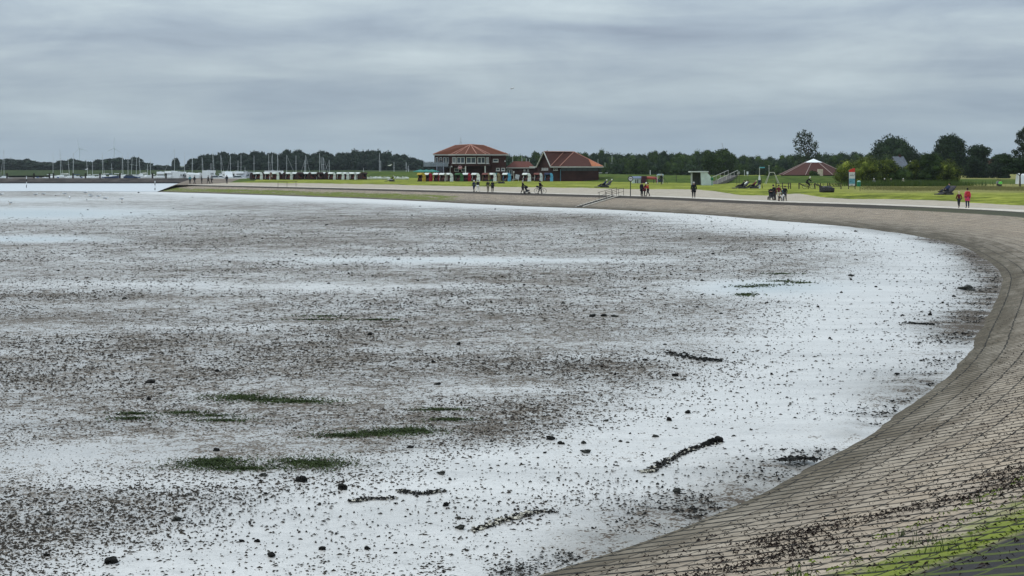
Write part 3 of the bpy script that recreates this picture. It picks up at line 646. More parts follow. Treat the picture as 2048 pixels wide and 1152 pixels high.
# ---- houses at the right edge
def cottage(px, Y, w, dpt, eh, rh, m_w, m_r, label, rz=0):
    t = thing('house', (W(px, Y), Y, ground(W(px, Y), Y)-.1), label, 'house', rz=rz)
    mb = MB(); mb.prism([(-dpt/2, 0), (dpt/2, 0), (dpt/2, eh), (0, eh+rh*.93), (-dpt/2, eh)], 'x', -w/2, w/2); mb.build('wall', m_w, t)
    mb = MB(); s = .35
    mb.prism([(-dpt/2-s, eh-s*rh/dpt*2+.04), (0, eh+rh+.02), (0, eh+rh+.2), (-dpt/2-s, eh-s*rh/dpt*2+.22)], 'x', -w/2-.3, w/2+.3); mb.prism([(dpt/2+s, eh-s*rh/dpt*2+.04), (0, eh+rh+.02), (0, eh+rh+.2), (dpt/2+s, eh-s*rh/dpt*2+.22)], 'x', -w/2-.3, w/2+.3)
    mb.build('roof', m_r, t); mb = MB(); mb.box((w*.2, 0, eh+rh+.2), (.5, .5, .9)); mb.build('chimney', m_brick2, t)
    window(t, -w*.22, -dpt/2-.03, eh*.55, 1.1, 1.1, 2); window(t, w*.22, -dpt/2-.03, eh*.55, 1.1, 1.1, 2); return t
c1 = cottage(1796, 420, 2.2, 6, 2.9, 2.3, pm('grey_render', (.34, .35, .36), .8, .1), pm('slate_roof', (.12, .13, .15), .7, .2), 'grey house with slate roof half hidden by the bushes', .2)
mb = MB(); m_ = Matrix.Rotation(R(60), 4, 'X'); mb.ell((0, 0, 0), (.55, .55, .12), 16, 6, m_); mb.build('satellite_dish', white, c1, (2.0, -3.3, 3.9))
c2 = cottage(1976, 480, 5.0, 6, 2.0, 2.3, m_brick2, m_tile2, 'small red brick house with steep red roof beside the right-hand tree', .1)
# ================================================================== beach chairs
cc = {}
def ccm(n, c): return pm('chair_'+n, c, .6, .12, 6)
CH = {'white': ccm('white', (.70, .72, .70)), 'brown': ccm('brown', (.045, .025, .025)), 'yellow': ccm('yellow', (.42, .29, .04)), 'red': ccm('red', (.34, .02, .035)),
      'green': ccm('green', (.05, .13, .045)), 'khaki': ccm('khaki', (.26, .20, .10)), 'blue': ccm('blue', (.10, .34, .52)), 'maroon': ccm('maroon', (.17, .06, .05)), 'navy': ccm('navy', (.02, .03, .07)), 'teal': ccm('teal', (.03, .12, .10)), 'beige': ccm('beige', (.36, .33, .28)), 'dgreen': ccm('dark_green', (.03, .09, .03))}
# hooded chair; opening faces local -Y. parts: seat_box, side shell, hood, seat cushion, footrest, handle
def mk_chair():
    t = thing('beach_chair', (0, 0, 0), 'x', 'beach chair')
    w = 1.25; MBs = {}
    lower = [(-.42, .05), (.42, .05), (.46, .9), (-.30, .9)]
    a = MB(); a.box((0, .12, .26), (w-.12, .62, .36)); a.box((0, .43, .62), (w-.12, .06, .75)); a.build('seat_box', CH['brown'], t)
    # side panels with the rounded back of a strandkorb
    prof = [(-.36, .05), (.44, .05), (.47, .45), (.46, .85), (.40, 1.18), (.22, 1.44), (-.02, 1.56), (-.30, 1.56), (-.44, 1.47), (-.40, 1.2), (-.22, .98), (-.26, .72), (-.36, .66)]
    for s in (-1, 1):
        b_ = MB(); b_.prism(prof, 'x', s*w/2-.035*s, s*w/2+.035*s); b_.build('side_panel', CH['white'], t)
    c_ = MB(); back = [(.44, .12), (.47, .45), (.46, .85), (.40, 1.18), (.22, 1.44), (-.02, 1.56)]
    for p0, p1 in zip(back, back[1:]):
        y0, z0 = p0; y1, z1 = p1; c_.add([(-w/2, y0, z0), (w/2, y0, z0), (w/2, y1, z1), (-w/2, y1, z1), (-w/2, y0-.04, z0-.01), (w/2, y0-.04, z0-.01), (w/2, y1-.04, z1-.03), (-w/2, y1-.04, z1-.03)], [(0, 1, 2, 3), (7, 6, 5, 4), (0, 3, 7, 4), (1, 5, 6, 2)])
    c_.build('back_shell', CH['white'], t)
    d_ = MB(); hood = [(-.02, 1.575), (-.30, 1.575), (-.50, 1.47), (-.60, 1.25), (-.56, 1.22), (-.45, 1.42), (-.28, 1.525), (-.02, 1.53)]
    d_.prism(hood, 'x', -w/2-.01, w/2+.01); d_.build('hood', CH['white'], t)
    l_ = MB(); l_.prism([(-.30, .10), (.36, .10), (.39, .45), (.38, .84), (.32, 1.14), (.16, 1.37), (-.02, 1.47), (-.26, 1.47), (-.34, 1.36), (-.16, .96), (-.2, .72), (-.30, .64)], 'x', -w/2+.04, -w/2+.07); l_.prism([(.40, .12), (.42, .45), (.41, .85), (.35, 1.15), (.18, 1.39), (-.02, 1.50), (-.28, 1.50), (-.28, 1.46), (-.03, 1.46), (.15, 1.36), (.32, 1.13), (.38, .84), (.39, .45), (.37, .12)], 'x', -w/2+.07, w/2-.04); l_.build('lining', CH['brown'], t)
    e_ = MB(); e_.box((0, .08, .50), (w-.2, .56, .12)); e_.box((0, .36, .85), (w-.2, .10, .6), 0, R(-8)); e_.build('cushion', CH['maroon'], t)
    for s in (-1, 1):
        f_ = MB(); f_.box((s*.26, -.48, .13), (.42, .34, .16)); f_.build('footrest', CH['brown'], t)
        g_ = MB(); g_.box((s*(w/2+.045), .12, .92), (.015, .62, .035), 0, R(18)); g_.build('handle', m_black, t)
    return t
def recolor(o, mp):
    for k in o.children:
        m = mp.get(k.name.split('.')[0])
        if m is not None and k.data.materials:
            k.material_slots[0].link = 'OBJECT'; k.material_slots[0].material = m
ch0 = mk_chair(); used = [False]
def chair(px, Y, body, hood, box, label, group, rz=R(-38), z=None, sc=1.0):
    o = ch0 if not used[0] else copy_tree(ch0); used[0] = True
    o.location = (W(px, Y), Y, (ground(W(px, Y), Y) if z is None else z)-.02); o.rotation_euler = (0, 0, rz); o.scale = (sc,)*3
    recolor(o, {'side_panel': CH[body], 'back_shell': CH[body], 'hood': CH[hood], 'seat_box': CH[box], 'footrest': CH[box]})
    tag(o, label, 'beach chair', group); return o
gA = 'beach chairs in front of the restaurant'
for px_, body, hood, box, lab in [
 (843, 'yellow', 'yellow', 'brown', 'yellow hooded beach chair at the left end of the coloured group'), (857, 'red', 'white', 'brown', 'red beach chair with white hood next to the yellow one'),
 (875, 'red', 'white', 'brown', 'dark red beach chair with white hood under the balcony'), (887, 'beige', 'white', 'brown', 'beige beach chair with white hood behind the big white one'),
 (898, 'white', 'white', 'brown', 'white beach chair below the round bay left of the red sign'), (918.5, 'green', 'dgreen', 'brown', 'green beach chair below the red oval sign'),
 (933.5, 'red', 'white', 'brown', 'crimson beach chair with white hood beside the green one'), (951.5, 'white', 'white', 'brown', 'white beach chair behind the walker in light trousers'),
 (973, 'khaki', 'maroon', 'brown', 'khaki beach chair with maroon hood under the right post of the bay'), (984.5, 'white', 'white', 'teal', 'narrow white beach chair tucked behind the khaki green-hooded one'),
 (993, 'khaki', 'teal', 'navy', 'khaki beach chair with dark green hood'), (1013.5, 'blue', 'white', 'brown', 'light blue beach chair with white hood at the restaurant corner'),
 (1053.5, 'white', 'white', 'brown', 'wide white beach chair beside the white garden chair'), (1076.5, 'white', 'maroon', 'brown', 'white beach chair with maroon hood before the gable'),
 (1097.5, 'blue', 'navy', 'brown', 'blue beach chair with navy hood before the gabled house')]:
    chair(px_, 343+rnd.uniform(-1.5, 1.5), body, hood, box, lab, gA, rz=R(-42)+rnd.uniform(-.12, .12), sc=1.08)
gB = 'beach chairs in the long far row'
rowx = [(507, 'brown', 'white', .9), (518, 'white', 'white', -.6), (529, 'brown', 'white', .9), (537, 'white', 'white', -.6), (545, 'maroon', 'white', .9), (551, 'white', 'white', -.6), (563, 'brown', 'white', .9), (572, 'brown', 'brown', .9), (578, 'white', 'white', -.6), (586, 'brown', 'white', .9), (592, 'white', 'white', -.6), (599, 'brown', 'brown', .9), (608, 'brown', 'white', .9), (616, 'white', 'white', -.6), (623, 'brown', 'white', .9), (631, 'white', 'white', -.6), (639, 'brown', 'brown', .9), (647, 'navy', 'white', .9), (656, 'brown', 'brown', .9), (664, 'white', 'white', -.6), (673, 'dgreen', 'dgreen', .9), (681, 'white', 'white', -.6), (691, 'white', 'white', -.7), (699, 'brown', 'white', .9), (707, 'white', 'white', -.7), (718, 'beige', 'white', -.7), (727, 'brown', 'brown', .9)]
ordn = 'first second third fourth fifth sixth seventh eighth ninth tenth eleventh twelfth thirteenth fourteenth fifteenth sixteenth seventeenth eighteenth nineteenth twentieth'.split()
cnt = {}
for px_, body, hood, a_ in rowx:
    key = (body, hood); cnt[key] = cnt.get(key, 0)+1
    nm = {'brown': 'dark brown', 'dgreen': 'dark green'}.get(body, body); hn = {'brown': 'dark', 'dgreen': 'green'}.get(hood, hood)
    chair(px_, 388+rnd.uniform(-2.5, 2.5), body, hood, 'brown', '%s beach chair, %s hood, %s such from left in the far row' % (nm, hn, ordn[cnt[key]-1]), gB, rz=R(180)*(a_ > 0)*0+(a_ if a_ > 0 else a_), sc=1.06)
# ================================================================== trees
m_bark = pm('bark', (.075, .058, .045), .9, .3, 4, .3)
FOL = {'far': mat_foliage('far_foliage', (.006, .013, .009, 1), (.014, .027, .014, 1), (.032, .052, .024, 1)),
       'dark': mat_foliage('dark_foliage', (.010, .020, .010, 1), (.030, .052, .020, 1), (.075, .10, .036, 1)),
       'mid': mat_foliage('mid_foliage', (.014, .028, .007, 1), (.045, .075, .014, 1), (.115, .155, .032, 1)),
       'poplar': mat_foliage('poplar_foliage', (.018, .028, .014, 1), (.050, .066, .034, 1), (.12, .14, .08, 1)),
       'elder': mat_foliage('elder_foliage', (.009, .015, .004, 1), (.095, .12, .014, 1), (.33, .35, .05, 1), 1.1)}
def crown_arrays(seed, lobes, nleaf, leaf, droop=.0, hollow=.45):
    """lobes: list of (centre, radii).  small leaf clusters spread through the lobes' volume, denser to the outside"""
    r = np.random.RandomState(seed); V = []; Fc = []; L = len(lobes)
    vol = np.array([a[1][0]*a[1][1]+a[1][2]*a[1][0] for a in lobes]); cnt = np.maximum(20, (nleaf*vol/vol.sum()).astype(int))
    for (c, rad), n in zip(lobes, cnt):
        d = r.normal(size=(n, 3)); d /= np.linalg.norm(d, axis=1)[:, None]
        k = hollow+(1.06-hollow)*r.rand(n)**.55
        k *= 1+.16*np.sin(d[:, 0]*7+seed)*np.sin(d[:, 1]*6+1)*np.sin(d[:, 2]*8+2)
        p = np.array(c)+d*k[:, None]*np.array(rad)
        nrm = d+r.normal(size=(n, 3))*.75; nrm /= np.linalg.norm(nrm, axis=1)[:, None]
        up = r.normal(size=(n, 3)); t = np.cross(nrm, up); t /= np.linalg.norm(t, axis=1)[:, None]; b = np.cross(nrm, t)
        s = leaf*(.55+.9*r.rand(n))[:, None]
        q = np.stack([p+t*s, p+b*s*.75, p-t*s, p-b*s*.75], 1)
        base = sum(len(x) for x in V); V.append(q.reshape(-1, 3)); Fc.append(base+np.arange(n*4).reshape(-1, 4))
    return np.concatenate(V), np.concatenate(Fc)
def core_arrays(lobes, k=.72):
    V = []; Fq = []; b = 0
    for c, rad in lobes:
        bm = bmesh.new(); bmesh.ops.create_icosphere(bm, subdivisions=2, radius=1)
        vs = np.array([v.co[:] for v in bm.verts])
        vs = vs*(k*(1+.12*np.sin(vs[:, :1]*9)*np.sin(vs[:, 1:2]*8)))*np.array(rad)+np.array(c)
        fs = [tuple(v.index for v in f.verts) for f in bm.faces]; bm.free()
        V.append(vs); Fq += [(a+b, d+b, e+b, e+b) for a, d, e in fs]; b += len(vs)
    return np.concatenate(V), Fq
def crown_mesh(name, seed, lobes, nleaf, leaf, mat, core=.7, hollow=.45):
    V, Fq = crown_arrays(seed, lobes, nleaf, leaf, hollow=hollow)
    vs = [tuple(v) for v in V]; fs = [tuple(f) for f in Fq.tolist()]
    if core > 0:
        cv, cf = core_arrays(lobes, core); b = len(vs); vs += [tuple(v) for v in cv]; fs += [(a+b, c+b, d+b) for a, c, d, _ in cf]
    me = bpy.data.meshes.new(name); me.from_pydata(vs, [], fs); me.materials.append(mat); me.update(); return me
def trunk_mb(h, r, limbs, seed):
    rr = random.Random(seed); mb = MB(); p = [(0, 0, -.3)]
    for k in range(1, 5): p.append((rr.uniform(-.04, .04)*h*k/4, rr.uniform(-.04, .04)*h*k/4, h*k/4))
    for k in range(4): mb.tube(p[k], p[k+1], r*(1-.18*k), r*(1-.18*(k+1)), 8)
    for q in limbs:
        z0 = h*rr.uniform(.35, .8); s = Vector(q)*.8; m = Vector((q[0]*.3, q[1]*.3, z0+(q[2]-z0)*.45)); mb.tube((0, 0, z0), m, r*.45, r*.3, 6); mb.tube(m, s+Vector((0, 0, q[2]*.1)), r*.3, r*.1, 5)
    return mb
def round_lobes(seed, w, h, z0, n, flat=1.0):
    rr = random.Random(seed); L = [((0, 0, z0+(h-z0)*.5), (w*.34, w*.34, (h-z0)*.45))]
    for k in range(n):
        a = rr.random()*6.283; t = rr.random(); z = z0+(h-z0)*(.12+.74*t); e = math.sqrt(max(.05, 1-((t-.42)/.62)**2))
        rad = w*.5*e*rr.uniform(.45, .72); s = w*rr.uniform(.15, .24)
        L.append(((rad*math.cos(a), rad*math.sin(a), z), (s, s, s*rr.uniform(.7, 1.0)*flat)))
    return L
def tree_proto(name, seed, w, h, z0, n, nleaf, leaf, mat, core=.72, trunk=.25, hollow=.45, lobes=None):
    L = lobes or round_lobes(seed, w, h, z0, n)
    t = thing(name, (0, 0, 0), 'tree', 'tree')
    o = bpy.data.objects.new('crown', crown_mesh('crown', seed, L, nleaf, leaf, mat, core, hollow)); C.objects.link(o); o.parent = t
    lim = [c for c, r in L[1:6]]; trunk_mb(h*.62, trunk, lim, seed).build('trunk', m_bark, t); return t
def place(pr, x, y, z, sx, sz, rz, label, cat='tree', group=None, name=None):
    o = pr if not pr.get('_used') else copy_tree(pr)
    pr['_used'] = 1
    o.location = (x, y, z); o.scale = (sx, sx, sz); o.rotation_euler = (0, 0, rz); tag(o, label, cat, group)
    if not group and 'group' in o: del o['group']
    return o
# prototypes are 10 m tall; a wood is made of single trees
far_p = [tree_proto('woodland_tree', 20+k, 11.0, 10.0, .1, 26, 2200, .42, FOL['far'], .8, .22) for k in range(5)]
near_p = [tree_proto('woodland_tree', 40+k, 11.0, 10.0, .1, 30, 5200, .27, FOL['dark' if k % 2 else 'mid'], .74, .22) for k in range(4)]
LM = [(0, 'at the far left edge'), (70, 'left of the first wind turbine'), (150, 'below the first wind turbine'), (200, 'below the second wind turbine'), (262, 'at the right end of the left wood'), (330, 'above the first motorhomes'), (405, 'above the figures on the cape'), (470, 'above the last motorhomes'), (530, 'above the start of the chair row'), (590, 'above the middle of the chair row'), (650, 'above the green far chair'), (715, 'above the end of the chair row'), (780, 'above the low dinghies'), (840, 'left of the restaurant balcony'), (1020, 'right of the restaurant'), (1060, 'left of the gable'), (1140, 'behind the gabled house'), (1215, 'right of the gabled house'), (1262, 'above the round sign'), (1305, 'above the red tunnel slide'), (1345, 'right of the climbing frame'), (1395, 'above the concrete shelter'), (1450, 'above the ramp'), (1500, 'above the striped sign'), (1545, 'above the swing'), (1590, 'left of the poplar'), (1640, 'right of the poplar'), (1700, 'above the info board'), (1780, 'behind the dome-shaped tree'), (1900, 'behind the highest tree'), (1990, 'above the small brick house'), (2060, 'at the right edge')]
def near_what(x): return min(LM, key=lambda q: abs(q[0]-x))[1]
def wood(prof, Y, wpx, group, label, protos, rows=((0, 1.0), (22, .93)), z0=.1, wmul=1.7, skip=None):
    xs_, ys_ = zip(*prof); x = xs_[0]
    for ri, (dy, kh) in enumerate(rows):
        x = xs_[0]+ri*wpx*.5
        while x < xs_[-1]:
            Yt = Y-dy+rnd.uniform(-8, 8)
            if not (skip and any(a < x < b for a, b in skip)):
                top = zat(np.interp(x, xs_, ys_), Y)*kh*rnd.uniform(.96, 1.03); h = top-z0
                w = wpx/F*Y*wmul*rnd.uniform(.85, 1.2)
                place(rnd.choice(protos), W(x, Y), Yt, z0, w/9.0, h/9.6, rnd.random()*6.28, label+', %s row, %s' % (('back', 'front', 'foremost')[ri], near_what(x)), 'tree', group)
            x += wpx*rnd.uniform(.75, 1.2)
wood([(-40, 318), (0, 319), (15, 318), (30, 321), (60, 319), (75, 323), (95, 325), (125, 326), (140, 319), (150, 318), (160, 323), (170, 321), (190, 328), (200, 320), (225, 317), (240, 316), (250, 318), (258, 322), (266, 315), (280, 316), (290, 322), (297, 329), (312, 331)], 1150, 19, 'trees of the left wood beyond the far dike', 'dark tree in the left wood', far_p)
wood([(318, 331), (335, 331), (347, 334), (365, 334), (378, 332)], 1200, 13, 'low trees between the two woods', 'low tree in the gap', far_p, rows=((0, 1.0),))
o_ = place(far_p[2], W(352, 1150), 1150, .1, .55, .95, 1.0, 'single small tree standing up from the gap between the far woods'); o_ = place(far_p[1], W(384, 1100), 1100, .1, .5, .62, 2.0, 'small pointed tree at the left foot of the central wood')
cprof = [(392, 319), (398, 313), (408, 309), (425, 310), (440, 306), (460, 310), (480, 307), (500, 308), (515, 305), (535, 303), (550, 309), (575, 303), (597, 302), (610, 309), (620, 310), (640, 304), (655, 304), (670, 309), (690, 306), (710, 303), (740, 304), (760, 303), (775, 304), (785, 309), (800, 311), (815, 314), (826, 318), (838, 322)]
wood(cprof, 930, 17, 'trees of the central wood', 'dense tree of the central wood', far_p, rows=((0, 1.0), (18, .86), (34, .66)))
wood([(838, 322), (846, 326), (856, 327), (862, 326)], 900, 10, 'trees of the central wood', 'dense tree of the central wood', far_p, rows=((0, 1.0), (10, .7)))
rprof = [(1012, 311), (1022, 309), (1035, 317), (1047, 313), (1060, 311), (1075, 305), (1090, 308), (1120, 310), (1160, 309), (1180, 307), (1193, 303), (1205, 308), (1215, 311), (1230, 310), (1245, 311), (1260, 305), (1275, 308), (1283, 313), (1290, 314), (1300, 307), (1306, 303), (1315, 307), (1325, 304), (1335, 306), (1345, 312), (1355, 308), (1370, 311), (1385, 306), (1395, 306), (1405, 307), (1440, 308), (1470, 311), (1480, 312), (1495, 315), (1510, 315), (1525, 319), (1535, 317), (1560, 314), (1580, 312), (1620, 312), (1650, 310), (1660, 312), (1670, 309), (1690, 309), (1705, 303), (1715, 306), (1725, 308), (1740, 309), (1790, 312), (1850, 313), (1990, 316), (2060, 318)]
wood(rprof, 640, 16, 'trees of the wood behind the right-hand dike', 'leafy tree of the right-hand wood', near_p, rows=((0, 1.0), (14, .88)))
wood([(1180, 330), (1230, 326), (1290, 323), (1340, 327), (1400, 330), (1480, 330), (1560, 334)], 560, 15, 'bushy young trees in front of the right-hand wood', 'lighter young tree', near_p, rows=((0, 1.0),), z0=.0, wmul=1.5)
# individual trees one can point to
def solo(seed, px0, px1, top, Y, mat, label, name='tree', nleaf=9000, leaf=.22, core=.6, z0=.25, n=26, zb=None, hollow=.4, lobes=None, trunk=.3):
    w = (px1-px0)/F*Y; zb = 0.3 if zb is None else zb; h = zat(top, Y)-zb
    t = tree_proto(name, seed, w, h, h*z0, n, nleaf, leaf, mat, core, trunk, hollow, lobes(w, h) if lobes else None)
    t.location = (W((px0+px1)/2, Y), Y, zb); tag(t, label, 'tree'); return t
solo(71, 1402, 1436, 298, 520, FOL['mid'], 'pale green broad tree left of the pair above the shelter', nleaf=7000)
solo(72, 1416, 1474, 296, 535, FOL['mid'], 'tallest broad green tree directly behind the concrete shelter', nleaf=9000)
solo(73, 1252, 1300, 317, 520, FOL['mid'], 'bright green tree behind the red tunnel slide', nleaf=6000)
def poplar_lobes(w, h):
    L = []; rr = random.Random(5)
    for (x, z, s) in [(-.30, .93, .13), (-.10, .96, .15), (.10, .93, .14), (-.38, .80, .13), (-.18, .82, .18), (.06, .82, .19), (.20, .74, .16), (-.36, .66, .13), (-.10, .68, .2), (.14, .64, .21), (.32, .55, .15), (-.30, .52, .13), (-.02, .52, .22), (.24, .44, .22), (.42, .36, .14), (-.28, .38, .16), (.02, .34, .25), (.36, .24, .2), (-.22, .22, .22), (.12, .18, .28), (.40, .14, .16)]:
        L.append(((x*w, rr.uniform(-.25, .25)*w, z*h*.97), (s*w*.82, s*w*.82, s*w*1.05)))
    return L
solo(74, 1586, 1646, 261, 455, FOL['poplar'], 'tall ragged silvery poplar leaning over the domed hall', 'poplar', nleaf=4600, leaf=.17, core=.25, hollow=.15, lobes=poplar_lobes, trunk=.28)
solo(75, 1733, 1836, 276, 450, FOL['dark'], 'large dark dome-shaped tree behind the elder bushes', nleaf=15000, z0=.12, n=42)
solo(76, 1818, 1850, 303, 455, FOL['dark'], 'dark low tree filling the gap right of the dome-shaped tree', nleaf=5000)
solo(77, 1862, 1938, 269, 445, FOL['dark'], 'highest dark round tree right of the dome-shaped one', nleaf=13000, z0=.1, n=38)
solo(78, 1925, 1984, 284, 440, FOL['dark'], 'greyish dark tree with flat shoulder right of the highest one', nleaf=10000, z0=.1, n=30)
solo(79, 1975, 2030, 309, 430, FOL['dark'], 'low dark tree behind the small brick house', nleaf=8000, z0=.05)
def airy(w, h):
    rr = random.Random(8); return [((rr.uniform(-.42, .42)*w*(1.15-t), rr.uniform(-.3, .3)*w, h*(.2+.78*t)), (w*.10, w*.10, w*.08)) for t in [k/27 for k in range(28)]]
solo(80, 2012, 2090, 255, 300, FOL['poplar'], 'tall airy tree with thin foliage cut by the right edge', nleaf=3800, leaf=.13, core=0, hollow=.1, lobes=airy, zb=2.4, trunk=.16)
def spread(w, h):
    rr = random.Random(9); return [((rr.uniform(-.46, .46)*w, rr.uniform(-.3, .3)*w, h*(.42+.5*rr.random())), (w*.15, w*.14, w*.08)) for t in range(26)]
solo(81, 1998, 2082, 304, 268, FOL['dark'], 'dark spreading tree with bare trunk at the right edge', nleaf=9000, leaf=.13, core=.6, lobes=spread, zb=2.0, trunk=.16)
# elder bushes and shrubs (near)
def shrub(seed, px0, px1, top, base, mat, label, nleaf=7000, leaf=.10, n=24, name='shrub', Yf=None):
    Y = Yf or 300+(368-base)*1.5
    w = (px1-px0)/F*Y*1.15; zb_ = 2.0 if not Yf else .1; h = zat(top, Y)-zb_; L = round_lobes(seed, w, h, h*.02, n)
    t = thing(name, (W((px0+px1)/2, Y), Y, zb_), label, 'bush')
    o = bpy.data.objects.new('foliage', crown_mesh('foliage', seed, L, nleaf, leaf, mat, .72)); C.objects.link(o); o.parent = t
    mb = MB(); rr = random.Random(seed)
    for k in range(5):
        a = k*1.26; mb.tube((0, 0, -.2), (math.cos(a)*w*.22, math.sin(a)*w*.22, h*.5), .06, .02, 5)
    mb.build('stem', m_bark, t); return t
shrub(90, 1672, 1742, 328, 366, FOL['elder'], 'broad dark elder bush standing left of and behind the info board', 9000)
shrub(91, 1690, 1768, 320, 365, FOL['elder'], 'tallest yellow-green elder bush behind the info board', 12000)
shrub(92, 1742, 1798, 319, 364, FOL['elder'], 'yellow-green elder bush in front of the grey house', 9000)
shrub(93, 1808, 1844, 319, 360, FOL['elder'], 'brownish green bush right of the grey house', 5000)
shrub(98, 1768, 1826, 342, 364, FOL['mid'], 'low bright green bush under the slate roof of the grey house', 5000)
shrub(94, 1838, 1888, 306, 362, FOL['mid'], 'pointed bright green bushy tree in the middle of the bushes', 9000)
shrub(95, 1872, 1924, 319, 363, FOL['elder'], 'flowering pale-tipped elder bush at the right end of the bushes', 8000)
shrub(96, 1528, 1552, 339, 366, FOL['mid'], 'small round bush behind the dike left of the domed hall', 2500, Yf=385)
shrub(97, 1614, 1640, 339, 366, FOL['mid'], 'dark shrub in front of the domed hall', 2500, Yf=385)
# ground cover: rough tall grass (one mass), near bushes and along the lawn
def blades(name, n, xf, hmin, hmax, wd, mat, seed, label, lean=.35):
    r = np.random.RandomState(seed); V = np.zeros((n, 3, 3), np.float32); k = 0
    pts = xf(r, n); 
    a = r.rand(n)*6.28; h = hmin+(hmax-hmin)*r.rand(n)**1.5; w = wd*(.6+.8*r.rand(n)); la = r.rand(n)*6.28; ll = lean*h*r.rand(n)
    V[:, 0] = pts+np.stack([np.cos(a)*w, np.sin(a)*w, 0*a-.03], 1); V[:, 1] = pts-np.stack([np.cos(a)*w, np.sin(a)*w, 0*a+.03], 1)
    V[:, 2] = pts+np.stack([np.cos(la)*ll, np.sin(la)*ll, h], 1)
    o = npobj(name, V.reshape(-1, 3), np.arange(n*3).reshape(-1, 3), mat); tag(o, label, 'grass', kind='stuff'); return o
m_tall = mat_foliage('tall_grass', (.03, .055, .010, 1), (.07, .105, .018, 1), (.14, .16, .04, 1), .4); m_dry = mat_foliage('dry_grass', (.14, .14, .05, 1), (.23, .20, .08, 1), (.32, .28, .13, 1), .3)
def f_tall(r, n):
    px_ = 1815+55*r.normal(size=n); Yb = 268+26*r.rand(n); hmask = np.clip(np.sin((px_-1690)/250*3.14), .2, 1)
    return np.stack([(px_-CX)/F*Yb, Yb, np.full(n, 2.0)], 1)
blades('tall_grass', 16000, f_tall, .15, 1.0, .035, m_tall, 1, 'tall rough grass below the elder bushes')
def f_dry(r, n):
    px_ = 1720+430*r.rand(n)**.7; Yb = 216+50*r.beta(2, 2, n)+6*np.sin(px_*.03)
    return np.stack([(px_-CX)/F*Yb, Yb, np.full(n, 2.0)], 1)
blades('dry_meadow_grass', 22000, f_dry, .05, .24, .03, m_dry, 2, 'brownish unmown grass strip at the right of the lawn')
# ================================================================== people
skinm = pm('skin', (.42, .25, .18), .6, .08); m_hair = {k: pm('hair_'+k, c, .7, .15, 20) for k, c in {'black': (.012, .01, .01), 'brown': (.06, .035, .02), 'blond': (.50, .42, .28), 'grey': (.42, .41, .39), 'white': (.78, .77, .72)}.items()}
def cloth(n, c): return pm('cloth_'+n, c, .85, .15, 8)
CL = {'black': cloth('black', (.012, .012, .015)), 'navy': cloth('navy', (.02, .028, .065)), 'dark': cloth('dark', (.03, .03, .035)), 'white': cloth('white', (.70, .70, .68)), 'pink': cloth('pink', (.62, .06, .13)), 'red': cloth('red', (.42, .03, .035)),
      'maroon': cloth('maroon', (.12, .02, .03)), 'teal': cloth('teal', (.10, .26, .28)), 'grey': cloth('grey', (.20, .20, .21)), 'khaki': cloth('khaki', (.20, .17, .12)), 'jeans': cloth('jeans', (.05, .075, .14)), 'green': cloth('neon_green', (.16, .60, .10)), 'beige': cloth('beige', (.45, .40, .32)), 'olive': cloth('olive', (.05, .05, .03))}
def skin_bake(name, vs, es, rad, mat, sub=1):
    me = bpy.data.meshes.new(name); me.from_pydata(vs, es, []); o = bpy.data.objects.new(name, me); C.objects.link(o)
    sm = o.modifiers.new('s', 'SKIN'); sm.use_smooth_shade = True; sm.branch_smoothing = .4
    for i, d in enumerate(me.skin_vertices[0].data): d.radius = rad[i] if hasattr(rad[i], '__len__') else (rad[i], rad[i]); d.use_root = (i == 0)
    ss = o.modifiers.new('u', 'SUBSURF'); ss.levels = sub
    dg = bpy.context.evaluated_depsgraph_get(); m2 = bpy.data.meshes.new_from_object(o.evaluated_get(dg)); m2.name = name
    bpy.data.objects.remove(o); bpy.data.meshes.remove(me)
    m2.materials.clear(); m2.materials.append(mat); return m2
